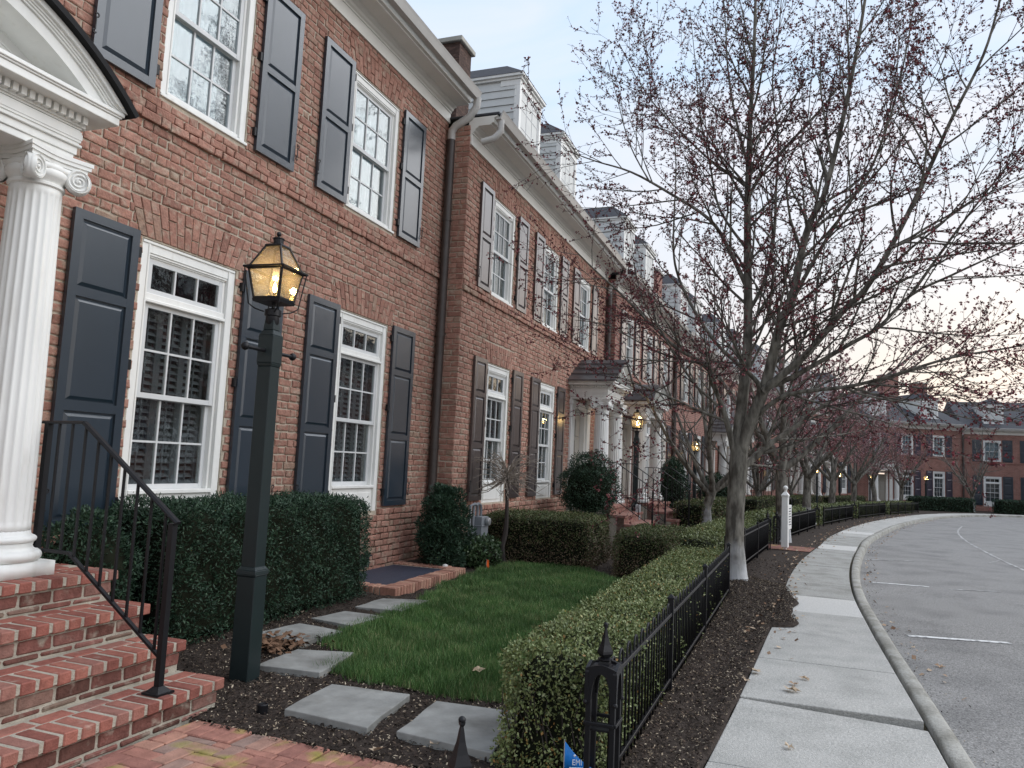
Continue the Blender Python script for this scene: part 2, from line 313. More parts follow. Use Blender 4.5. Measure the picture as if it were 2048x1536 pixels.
# ------------------------------------------------------------------ terrain and street curve
def zg(x):
    t = x-12
    return -.008*(t if t > 4 else (0 if t < -4 else (t+4)**2/16))
KP = [(-9,-1.25),(-3,-1.0),(1,-.80),(5.33,-.61),(9,-.40),(12.1,-.28),(15.7,-.33),(20,-.56),(24.4,-.92),(32.2,-1.98),(38.5,-3.1),(44.9,-4.5),(51,-6.2),(56.5,-8.4),(60.6,-11.3),(63.2,-15.2),(64.3,-20),(64.5,-28),(64.5,-40)]
def catmull(P, step=.25):
    P = [np.array(p, float) for p in P]; out = []
    for i in range(len(P)-1):
        p0 = P[max(i-1, 0)]; p1 = P[i]; p2 = P[i+1]; p3 = P[min(i+2, len(P)-1)]; n = max(2, int(np.linalg.norm(p2-p1)/step))
        for k in range(n):
            t = k/n; out.append(.5*((2*p1)+(-p0+p2)*t+(2*p0-5*p1+4*p2-p3)*t*t+(-p0+3*p1-3*p2+p3)*t**3))
    out.append(P[-1]); return np.array(out)
KC = catmull(KP); KD = np.gradient(KC, axis=0); KD /= np.linalg.norm(KD, axis=1)[:, None]; KN = np.stack([-KD[:, 1], KD[:, 0]], 1)
KS = np.concatenate([[0], np.cumsum(np.linalg.norm(np.diff(KC, axis=0), axis=1))])
def s_at_x(x): return float(np.interp(x, KC[:, 0][:np.argmax(KC[:, 0])+1], KS[:np.argmax(KC[:, 0])+1]))
def P(s, t):
    p = np.array([np.interp(s, KS, KC[:, 0]), np.interp(s, KS, KC[:, 1])]); n = np.array([np.interp(s, KS, KN[:, 0]), np.interp(s, KS, KN[:, 1])]); n /= np.linalg.norm(n)
    return p+n*t
def heading(s):
    a = P(s-.2, 0); b = P(s+.2, 0); return math.atan2(b[1]-a[1], b[0]-a[0])
def strip(name, ss, t0, t1, z, material, kind='structure', nt=1, thick=0):
    """sheet between lateral offsets t0(s) and t1(s)"""
    f0 = t0 if callable(t0) else (lambda s: t0); f1 = t1 if callable(t1) else (lambda s: t1)
    V = []; Fs = []
    for s in ss:
        for j in range(nt+1):
            t = f0(s)+(f1(s)-f0(s))*j/nt; p = P(s, t); V.append((p[0], p[1], zg(p[0])+z))
    for i in range(len(ss)-1):
        for j in range(nt):
            a = i*(nt+1)+j; Fs.append((a, a+nt+1, a+nt+2, a+1))
    o = build_np(name, np.array(V), np.array(Fs), material)
    if kind: o['kind'] = kind
    return o

ground = build_np('ground', np.array([(-150,-200,-1.2),(300,-200,-1.2),(300,200,-1.2),(-150,200,-1.2)], float), np.array([(0,1,2,3)]), m_soil); ground['kind'] = 'structure'
SS = np.arange(0, KS[-1]-.1, .4)
road = strip('road', SS, -.135, lambda s: -70 if s < 40 else max(-70, -70+(s-40)*1.0) if s < 90 else -20, -.125, m_asphalt, nt=3)
MD = np.array([.0])
kb = MB()
ssk = np.arange(0, KS[-1]-.1, .25)
prof = [(-.005, -.16), (-.005, -.012), (-.02, .0), (-.10, .0), (-.125, -.02), (-.15, -.16)]
V = []; Fs = []
for s in ssk:
    for t, z in prof: p = P(s, t); V.append((p[0], p[1], zg(p[0])+z))
npf = len(prof)
for i in range(len(ssk)-1):
    for j in range(npf-1): a = i*npf+j; Fs.append((a, a+1, a+npf+1, a+npf))
kerb = build_np('kerb', np.array(V), np.array(Fs), m_kerb, smooth=False); kerb['kind'] = 'structure'

# lateral edge of the pavement (bed side)
def t_walk(s):
    x = P(s, 0)[0]
    return float(np.interp(x, [-5, 2, 4.3, 10, 15, 20, 30, 45, 60], [1.5, 1.42, 1.28, .90, .88, .82, 1.0, 1.05, 1.1]))
strip('pavement_bed', SS, 0, lambda s: t_walk(s)+.05, -.055, m_joint)
walk = thing('pavement', None, None); walk['kind'] = 'structure'
sj = [s_at_x(x) for x in (-4, -2, .4, 1.8, 3.15, 4.5, 5.85, 7.15, 8.45, 9.75, 11.05, 12.35, 13.65)]
while sj[-1] < KS[-1]-8: sj.append(sj[-1]+1.35)
m_slab2 = mat('concrete_new', (.56, .55, .52), .9, .15, .15, 60, .6, 120, detail=6)
m_slab3 = mat('concrete_old', (.37, .365, .34), .92, .15, .24, 60, .8, 110, detail=6, dirt=((.26, .255, .23), 2.6, .42, .72))
for i in range(len(sj)-1):
    a, b = sj[i]+.006, sj[i+1]-.006; x = P(a, 0)[0]; up = R.uniform(0, .008)
    if 4.4 < x < 5.8: tilt = (.0, -.006)
    elif 5.8 < x < 7.1: tilt = (.004, .0)
    else: tilt = (R.uniform(-.004, .004), R.uniform(-.004, .004))
    n = 3; top = []; g = .03
    for k in range(n+1):
        s = a+(b-a)*k/n; zz = tilt[0]+(tilt[1]-tilt[0])*k/n
        for t in (g, t_walk(s)):
            q = P(s, t); top.append((q[0], q[1], zg(q[0])+zz))
    if 4.4 < x < 5.8:                                   # broken corner by the kerb
        q = P(b-.16, .03); top[2*n] = (q[0], q[1], top[2*n][2])
        q = P(b, .26); 
    V = top+[(p[0], p[1], p[2]-.09) for p in top]; m = 2*(n+1); Fs = []
    for k in range(n): Fs += [(2*k, 2*k+2, 2*k+3, 2*k+1)]
    Fs += [(2*k, m+2*k, m+2*k+2, 2*k+2) for k in range(n)]+[(2*k+1, 2*k+3, m+2*k+3, m+2*k+1) for k in range(n)]+[(0, 1, m+1, m), (2*n, m+2*n, m+2*n+1, 2*n+1)]
    mb = MB().add(V, Fs)
    mm = m_slab2 if i in (9, 16, 21) else (m_slab3 if i in (10, 11, 12, 13, 14, 15, 17, 18, 19) else m_concrete)
    build('slab', mb, mm, walk, bevel=.007, seg=2)
# bright worn nosings where two slabs were patched
# painted bay lines (sheets a few millimetres above the asphalt)
def road_line(pts, wd=.09, m=None):
    V = []; Fs = []; pts = [np.array(p, float) for p in pts]
    for i, p in enumerate(pts):
        d = pts[min(i+1, len(pts)-1)]-pts[max(i-1, 0)]; d /= np.linalg.norm(d); n = np.array([-d[1], d[0]])*wd/2
        for q in (p-n, p+n): V.append((q[0], q[1], zg(q[0])-.119))
    for i in range(len(pts)-1): Fs.append((2*i, 2*i+1, 2*i+3, 2*i+2))
    return build_np('bay_line', np.array(V), np.array(Fs), m or m_paint, road)
def rg(px, py):
    r = ray(px, py); z = -.125
    for _ in range(12):
        p = r*((z-H)/r[2]); z = zg(p[0])-.125
    return (p[0], p[1])
road_line([rg(1815, 1272), rg(2020, 1287)]); road_line([rg(1745, 1165), rg(1858, 1174)]); road_line([rg(1900, 1179), rg(2000, 1184)], .06, m_paintold)
road_line([rg(1730, 1119), rg(1830, 1123)], .08, m_paintold); road_line([rg(1727, 1090), rg(1800, 1094)], .07, m_paintold)
road_line(catmull([rg(*p) for p in [(1925, 1052), (1916, 1062), (1922, 1074), (1945, 1090), (2000, 1119), (2046, 1140), (2100, 1168)]], .5), .06, m_paintold)
road_line([rg(1975, 1127), rg(2004, 1120)], .05, m_paintold)

# ------------------------------------------------------------------ the yards: mulch sheet, lawn
def yard_z(x, y):
    b = zg(x)
    near = np.clip((y-4.0)/1.6, 0, 1)*.10
    tree = .09*np.exp(-(((x-10.9)**2)/.5+((y-1.15)**2)/.35))
    strip_ = .05*np.exp(-((y-1.1)**2)/.06) if 3.3 < x < 16 else 0
    return b+near+tree+strip_+.012
gx = np.arange(3.553, 15.0, .06)
def walk_edge_y(x): return P(s_at_x(x), t_walk(s_at_x(x)))[1]
def pit_edge(x):
    w0 = walk_edge_y(x); e = .38+.04*math.sin(x*4.1)+.015*math.sin(x*9)+max(0, (x-9.6))*.07
    k = max(0, min(1, (x-8.55)/.06))*max(0, min(1, (11.9-x)/1.2)); return w0+(min(e, w0)-w0)*k+.008*math.sin(x*6.1)
WE = {round(x, 3): pit_edge(x) for x in gx}
NYY = 90; V = []
for x in gx:
    e = WE[round(x, 3)]; yw = walk_edge_y(x)
    for j in range(NYY+1):
        y = e+(6.2-e)*(j/NYY)**1.25; z = yard_z(x, y)+.012*math.sin(x*17+y*5)*math.sin(y*23-x*3)+R.uniform(-.007, .007)
        if y < yw: z = max(z, .018)+.02*min(1, (y-e)/.15)
        if j == 0: z = -.01 if y > yw-.03 else .004
        if 7.46 < x < 9.55 and 4.40+.06*(x-7.5) < y < 5.58+.06*(x-7.5): z = -.06
        V.append((x, y, z))
V = np.array(V); nyy = NYY+1
keep = [(i*nyy+j, (i+1)*nyy+j, (i+1)*nyy+j+1, i*nyy+j+1) for i in range(len(gx)-1) for j in range(NYY)]
yard = build_np('mulch_bed', V, np.array(keep), m_mulch); yard['kind'] = 'structure'
strip('far_bed', np.arange(s_at_x(14.9), KS[-1]-.5, .5), t_walk, 20, .004, m_mulch, nt=6)
strip('near_bed', np.arange(0, s_at_x(3.5), .5), t_walk, 12, -.03, m_mulch, nt=4)

# lawn: polygon in x, y
LAWN = [(4.66,2.50),(4.72,3.36),(5.30,3.42),(5.40,3.85),(6.0,3.95),(6.6,3.98),(7.2,4.05),(7.68,4.10),(8.3,4.27),(9.2,4.40),(10.0,4.50),(10.7,4.52),(11.1,4.3),(11.2,3.5),(10.9,3.1),(10.45,2.75),(9.9,2.45),(8.6,1.98),(6.3,1.72),(5.0,1.68),(4.72,1.85)]
def inside(poly, x, y):
    poly = np.array(poly); c = np.zeros(len(x), bool); j = len(poly)-1
    for i in range(len(poly)):
        a, b = poly[i], poly[j]
        with np.errstate(divide='ignore', invalid='ignore'):
            cond = ((a[1] > y) != (b[1] > y)) & (x < (b[0]-a[0])*(y-a[1])/(b[1]-a[1]+1e-12)+a[0])
        c ^= cond; j = i
    return c
lz = lambda x, y: .035+np.clip((y-4.0)/1.6, 0, 1)*.06
cs = np.array(LAWN); cen = cs.mean(0)
V = [(cen[0], cen[1], float(lz(*cen)))]+[(p[0], p[1], float(lz(p[0], p[1]))-.015) for p in LAWN]
lawn = build_np('lawn', np.array(V), np.array([(0, 1+(i+1) % len(LAWN), 1+i) for i in range(len(LAWN))]), m_soil); lawn['kind'] = 'structure'
n = 260000; x = rng.uniform(4.55, 11.3, n); y = rng.uniform(1.6, 4.6, n); k = inside(LAWN, x+rng.normal(0, .035, n)+.04*np.sin(y*9), y+rng.normal(0, .035, n)+.04*np.sin(x*8)); x = x[k]; y = y[k]
# fewer blades far away
k = rng.random(len(x)) < np.clip(1.25-(x-4.6)/9, .45, 1); x = x[k]; y = y[k]; n = len(x)
hh = rng.uniform(.025, .062, n)*(1+.30*np.sin(x*7.3+y*2)*np.sin(y*9.1-x*3)); az = rng.uniform(0, 2*np.pi, n); wd = rng.uniform(.0016, .0036, n)*(1+.12*(x-4.6)); lean = rng.normal(0, .45, (n, 2))*hh[:, None]
z0 = lz(x, y)-.02
V = np.empty((n, 3, 3)); V[:, 0] = np.stack([x-np.cos(az)*wd, y-np.sin(az)*wd, z0], 1); V[:, 1] = np.stack([x+np.cos(az)*wd, y+np.sin(az)*wd, z0], 1); V[:, 2] = np.stack([x+lean[:, 0], y+lean[:, 1], z0+.02+hh], 1)
cl = np.clip(rng.normal(.45, .22, n)+.16*np.sin(x*8.7+y*3.1)*np.sin(y*11.3-x*4)+.13*np.sin(x*2.1+y*1.7)*np.sin(y*2.9-x*.8), 0, 1); dead = rng.random(n) < .05; cl[dead] = rng.uniform(.93, 1, dead.sum())
grass = build_np('grass', V.reshape(-1, 3), np.arange(n*3).reshape(-1, 3), m_grass, attr=np.repeat(cl, 3)); tag(grass, 'short dark green grass of the lawn beside the stepping stones', 'grass', kind='stuff')

# mulch chips
def chips(n, fx, size, tanp, zoff=.01):
    V = []; A_ = []
    pts = fx(n); m = len(pts)
    l = rng.uniform(.35, 1, m)*size; wd = l*rng.uniform(.18, .5, m); az = rng.uniform(0, 6.283, m); ti = rng.normal(0, .35, (m, 2))
    d = np.stack([np.cos(az), np.sin(az), ti[:, 0]], 1); e = np.stack([-np.sin(az), np.cos(az), ti[:, 1]], 1)
    a = rng.uniform(0, .86, m); tn = rng.random(m) < tanp; a[tn] = rng.uniform(.86, 1, tn.sum()); l[tn] *= rng.uniform(.35, 1.05, tn.sum()); wd[tn] *= rng.uniform(.3, .95, tn.sum())
    c = pts+np.array([0, 0, zoff])
    V = np.stack([c-d*l[:, None]/2, c+e*wd[:, None]/2+np.array([0, 0, .004]), c+d*l[:, None]/2, c-e*wd[:, None]/2], 1)
    return V.reshape(-1, 3), np.arange(m*4).reshape(-1, 4), np.repeat(a, 4)
def bed_points(x0, x1, y0, y1, test=None):
    def f(n):
        x = rng.uniform(x0, x1, n); y = rng.uniform(y0, y1, n)
        k = ~inside(LAWN, x, y)
        if test: k &= test(x, y)
        x = x[k]; y = y[k]
        zz_ = np.array([yard_z(a, b) for a, b in zip(x, y)])+np.where(y < np.interp(x, gx, WY), .028, 0)
        k = ~((x > 7.4) & (x < 9.6) & (y > 4.36+.06*(x-7.5)) & (y < 5.6)); return np.stack([x, y, zz_], 1)[k]
    return f
WY = [walk_edge_y(v) for v in gx]
we = lambda x: np.interp(x, gx, [WE[round(v, 3)] for v in gx])
cv = []
for (nn, bx, sz, tp, test) in [
    (24000, (3.45, 6.2, 1.5, 4.9), .034, .27, lambda x, y: x > 3.5),
    (9000, (6.0, 11.5, 3.8, 5.4), .035, .05, None),
    (32000, (3.3, 11.8, .28, 1.3), .032, .26, lambda x, y: y > we(x)+.01),
    (5000, (11.3, 15, .45, 5.0), .045, .08, lambda x, y: y > we(x))]:
    v, f, a = chips(nn, bed_points(*bx, test), sz, tp); cv.append((v, f, a))
o_ = 0; fs = []
for v, f, a in cv: fs.append(f+o_); o_ += len(v)
ch = build_np('mulch_chips', np.concatenate([c[0] for c in cv]), np.concatenate(fs), m_chip, attr=np.concatenate([c[2] for c in cv])); tag(ch, 'dark wood mulch chips flecked with pale slivers around the lawn', 'mulch', kind='stuff')

# ------------------------------------------------------------------ houses
COURSE = .0815
def split(u0, u1, cuts):
    """intervals of [u0,u1] not covered by cuts"""
    seg = [(u0, u1)]
    for c0, c1 in cuts:
        seg = [s for a, b in seg for s in ((a, min(b, c0)), (max(a, c1), b)) if s[1]-s[0] > .005]
    return seg
def brick_verts(u0, u1, z0, z1, proud, fn, r=R):
    j = lambda q=.0068: r.uniform(-q, q)
    pr = proud+r.uniform(-.004, .005); c = .010
    full = [(u0+j(), z0+j()), (u1+j(), z0+j()), (u1+j(), z1+j()), (u0+j(), z1+j())]
    ins = [(full[0][0]+c, full[0][1]+c), (full[1][0]-c, full[1][1]+c), (full[2][0]-c, full[2][1]-c), (full[3][0]+c, full[3][1]-c)]
    vs = [fn(u, z, -.004) for u, z in full]+[fn(u, z, pr-.005) for u, z in full]+[fn(u, z, pr+j(.002)) for u, z in ins]
    fs = [(i, (i+1) % 4, 4+(i+1) % 4, 4+i) for i in range(4)]+[(4+i, 4+(i+1) % 4, 8+(i+1) % 4, 8+i) for i in range(4)]+[(8, 9, 10, 11)]
    return vs, fs
def flemish(u0, u1, row, cuts, ls=.202, lh=.095, jt=.015):
    """brick intervals of one course in Flemish bond"""
    res = []; u = u0-(.0 if row % 2 else .155)-((row//2) % 2)*.0
    k = 0
    while u < u1:
        l = ls if k % 2 == 0 else lh
        for a, b in split(max(u, u0), min(u+l, u1), cuts):
            if b-a > .02: res.append((a, b))
        u += l+jt+R.uniform(-.002, .002); k += 1
    return res
def front(u, z, d): return (u, -d, z)
def world_px(o_xy, th, base, u, off, z):
    x = o_xy[0]+u*math.cos(th)+off*math.sin(th); y = o_xy[1]+u*math.sin(th)-off*math.cos(th)
    return proj((x, y, z+base))
def lay_bricks(house, spec, bricks, m):
    """bricks: list of (verts, faces, value, centre u, z, off); the 300 that show largest become parts, the rest one part"""
    o_xy, th, base = spec['o'], spec['th'], spec['base']; sc_ = []
    for b in bricks:
        q = world_px(o_xy, th, base, b[3], b[5], b[4])
        ok = q is not None and -10 < q[0] < 2050 and -10 < q[1] < 1540 and not (spec.get('hide') and spec['hide'](q))
        sc_.append((1/q[2] if ok else 0)*b[6])
    order = np.argsort(-np.array(sc_)); pick = set(order[:spec.get('nb', 300)])
    rest = MB()
    for i, b in enumerate(bricks):
        if i in pick and sc_[i] > 0: build('brick', MB().add(b[0], b[1], b[2]), m, house)
        else: rest.add(b[0], b[1], b[2])
    o = build('brickwork', rest, m, house); o['kind'] = 'stuff'
def rect_wall(mb, u0, u1, z0, z1, opens, y0, y1):
    zs = sorted({z0, z1}|{z for o in opens for z in o[2:4] if z0 < z < z1})
    for a, b in zip(zs, zs[1:]):
        for p, q in split(u0, u1, [(o[0], o[1]) for o in opens if o[2] <= a+1e-6 and o[3] >= b-1e-6]): mb.box(p, q, y0, y1, a, b)
CACHE = {}
def cached(key, fn):
    if key not in CACHE: CACHE[key] = fn()
    return CACHE[key]

def sash_mesh(w_, h_, cols, rows, st=.045, mu=.018):
    def f():
        mb = MB(); mb.box(0, st, 0, .035, 0, h_); mb.box(w_-st, w_, 0, .035, 0, h_); mb.box(st, w_-st, .002, .033, 0, st); mb.box(st, w_-st, .002, .033, h_-st, h_)
        for c in range(1, cols): x = st+(w_-2*st)*c/cols; mb.box(x-mu/2, x+mu/2, .004, .03, st, h_-st)
        for r_ in range(1, rows): z = st+(h_-2*st)*r_/rows; mb.box(st, w_-st, .006, .028, z-mu/2, z+mu/2)
        return mb.mesh('sash', m_sash)
    return cached(('sash', round(w_, 3), round(h_, 3), cols, rows), f)
def pane_mesh(w_, h_):
    return cached(('pane', round(w_, 3), round(h_, 3)), lambda: MB().box(0, w_, 0, .004, 0, h_).mesh('pane', m_glass))
def add_sash(win, u, z, w_, h_, cols, rows, y, fine=True):
    s = link('sash', sash_mesh(w_, h_, cols, rows), win, (u, y, z)); st = .045; mu = .018
    if fine:
        pw = (w_-2*st)/cols; ph = (h_-2*st)/rows
        for c in range(cols):
            for r_ in range(rows): link('pane', pane_mesh(pw-.002, ph-.002), win, (u+st+c*pw+.001, y+.014, z+st+r_*ph+.001))
    else: link('pane', pane_mesh(w_-2*st, h_-2*st), win, (u+st, y+.014, z+st))
def window_low(house, u0, u1, z0, z1, fine=True, blinds='louver'):
    w_ = u1-u0; win = bpy.data.objects.new('window', None); C.objects.link(win); win.parent = house; win.location = (u0, 0, z0); hh_ = z1-z0
    def fr():
        mb = MB(); c = .095; ap = .30; tb = hh_-.52
        mb.box(0, c, .012, .10, 0, hh_); mb.box(w_-c, w_, .012, .10, 0, hh_); mb.box(c, w_-c, .014, .10, hh_-.105, hh_)
        for k in range(3): mb.box(c+.012*k, w_-c-.012*k, .022+.012*k, .09, hh_-.125-.014*k, hh_-.105-.014*k)
        mb.box(c-.02, c, .004, .02, .02, hh_-.03); mb.box(w_-c, w_-c+.02, .004, .02, .02, hh_-.03); mb.box(.01, w_-.01, .002, .02, hh_-.03, hh_-.005)
        mb.box(c, w_-c, .03, .10, 0, ap); mb.box(c+.05, w_-c-.05, .02, .04, .05, ap-.06); mb.box(c, w_-c, .0, .09, ap, ap+.035)
        mb.box(c, w_-c, .022, .10, tb, tb+.075); mb.box(c-.005, w_-c+.005, .008, .05, tb-.005, tb+.022)
        mb.box(c, c+.03, .04, .11, ap+.035, hh_-.14); mb.box(w_-c-.03, w_-c, .04, .11, ap+.035, hh_-.14)
        return mb.mesh('frame', m_white)
    f = link('frame', cached(('wl', round(w_, 3), round(hh_, 3)), fr), win)
    if fine: md = f.modifiers.new('b', 'BEVEL'); md.width = .004; md.segments = 1
    c = .125; iw = w_-2*c; zb = .335; tb = hh_-.52; mid = (zb+tb)/2
    add_sash(win, c, mid-.02, iw, tb-mid+.02, 3, 2, .05, fine); add_sash(win, c, zb, iw, mid-zb+.02, 3, 2, .088, fine); add_sash(win, c, tb+.075, iw, hh_-.14-tb-.075, 3, 1, .045, fine)
    room = MB().box(-.0, w_, .55, .57, 0, hh_).box(-.02, 0, .12, .57, 0, hh_).box(w_, w_+.02, .12, .57, 0, hh_).box(0, w_, .12, .55, hh_-.02, hh_).box(0, w_, .12, .55, .25, .27)  # shallow box standing for the room, its darkness painted on
    link('dim_room', cached(('rm', round(w_, 3), round(hh_, 3)), lambda: room.mesh('dim_room', m_dark)), win)
    if blinds == 'louver':
        def lv():
            mb = MB(); x0, x1 = c+.02, w_-c-.02
            for col in range(3):
                a = x0+(x1-x0)*col/3; b = x0+(x1-x0)*(col+1)/3
                mb.box(a, a+.035, .165, .19, zb, tb); mb.box(b-.035, b, .165, .19, zb, tb)
                mb.box((a+b)/2-.006, (a+b)/2+.006, .152, .16, zb+.05, tb-.05)
                z = zb+.04
                while z < tb-.05: mb.prism([(.158, z), (.163, z+.004), (.202, z+.038), (.197, z+.034)], lambda p, q, t: (t, p, q), a+.035, b-.035); z += .062
            return mb.mesh('louvers', m_louver)
        link('louvers', cached(('lv', round(w_, 3), round(hh_, 3)), lv), win)
    return win
def window_up(house, u0, u1, z0, z1, fine=True):
    w_ = u1-u0; hh_ = z1-z0; win = bpy.data.objects.new('window', None); C.objects.link(win); win.parent = house; win.location = (u0, 0, z0)
    def fr():
        mb = MB(); c = .09
        mb.box(0, c, .012, .10, 0, hh_); mb.box(w_-c, w_, .012, .10, 0, hh_); mb.box(c, w_-c, .014, .10, hh_-.10, hh_); mb.box(c, w_-c, .02, .10, 0, .05)
        for k in range(3): mb.box(c+.012*k, w_-c-.012*k, .022+.012*k, .09, hh_-.12-.012*k, hh_-.10-.012*k)
        mb.box(c-.02, c, .004, .02, .02, hh_-.03); mb.box(w_-c, w_-c+.02, .004, .02, .02, hh_-.03); mb.box(.01, w_-.01, .002, .02, hh_-.03, hh_-.005)
        mb.box(-.01, w_+.01, -.02, .03, -.03, .0)
        mb.box(c, c+.03, .04, .11, .05, hh_-.13); mb.box(w_-c-.03, w_-c, .04, .11, .05, hh_-.13)
        return mb.mesh('frame', m_white)
    f = link('frame', cached(('wu', round(w_, 3), round(hh_, 3)), fr), win)
    if fine: md = f.modifiers.new('b', 'BEVEL'); md.width = .004; md.segments = 1
    c = .12; iw = w_-2*c; zb = .05; tb = hh_-.13; mid = (zb+tb)/2
    add_sash(win, c, mid-.02, iw, tb-mid+.02, 3, 2, .05, fine); add_sash(win, c, zb, iw, mid-zb+.02, 3, 2, .088, fine)
    def cu():
        V = []; n = 40
        for i in range(n+1):
            x = w_*i/n; y = .24+.02*math.sin(i*1.35)+.01*math.sin(i*3.1)
            V += [(x, y, 0), (x, y, hh_)]
        return MB().add(V, [(2*i, 2*i+2, 2*i+3, 2*i+1) for i in range(n)]).mesh('curtain', m_curtain, True)
    link('curtain', cached(('cu', round(w_, 3), round(hh_, 3)), cu), win)
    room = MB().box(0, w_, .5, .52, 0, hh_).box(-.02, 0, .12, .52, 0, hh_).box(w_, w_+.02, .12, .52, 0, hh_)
    link('dim_room', cached(('rmu', round(w_, 3), round(hh_, 3)), lambda: room.mesh('dim_room', m_dark)), win)
    return win
def shutter_mesh(w_, h_, panels, m):
    def f():
        mb = MB(); st = .075; rl = .07; y0, y1 = -.056, -.022
        mb.box(0, w_, -.036, -.022, 0, h_)
        zs = [0]; 
        for p in panels: zs.append(zs[-1]+p*h_)
        mb.box(0, st, y0, -.036, 0, h_); mb.box(w_-st, w_, y0, -.036, 0, h_)
        for i, z in enumerate(zs):
            a, b = max(0, z-rl/2 if 0 < i < len(zs)-1 else (0 if i == 0 else h_-rl)), 0
            a = 0 if i == 0 else (h_-rl if i == len(zs)-1 else z-rl/2); b = a+rl
            mb.box(st, w_-st, y0+.0005, -.036, a, b)
        for i in range(len(panels)):
            a = (rl if i == 0 else zs[i]+rl/2)+.012; b = (h_-rl if i == len(panels)-1 else zs[i+1]-rl/2)-.012
            x0, x1 = st+.012, w_-st-.012; g = .03
            vs = [(x0,-.036,a),(x1,-.036,a),(x1,-.036,b),(x0,-.036,b),(x0+g,-.051,a+g),(x1-g,-.051,a+g),(x1-g,-.051,b-g),(x0+g,-.051,b-g)]
            mb.add(vs, [(0,1,5,4),(1,2,6,5),(2,3,7,6),(3,0,4,7),(4,5,6,7)])
        return mb.mesh('shutter', m)
    return cached(('sh', round(w_, 3), round(h_, 3), m.name, len(panels)), f)
def scroll_mesh():
    def f():
        p = [(0, -.06, .0), (.0, -.075, .01)]; pts = []
        for k in range(9): t = k/8*4.2; pts.append((.028*math.sin(t)*(1-.07*k), -.075, .05+.028*(1-math.cos(t))*(1-.07*k)))
        q = [(-a, b, -c) for a, b, c in pts]
        return MB().tube(q[::-1]+pts, .006, 5).mesh('holdback', m_iron, True)
    return cached('scroll', f)
def shutter(house, u0, w_, z0, z1, panels, m, hinge=0, hold=0):
    s = link('shutter', shutter_mesh(w_, z1-z0, panels, m), house, (u0, 0, z0))
    if hinge:   # side the hinges sit: -1 left, 1 right
        x = -.035 if hinge < 0 else w_+.005
        for zz in (.14, (z1-z0)*.52, z1-z0-.22): link('hinge', cached('hinge', lambda: MB().box(0, .03, -.05, .01, 0, .085).mesh('hinge', m_iron)), s, (x, 0, zz))
    if hold:
        x = w_+.015 if hinge < 0 else -.015
        link('holdback', scroll_mesh(), s, (x, 0, .22))
    return s

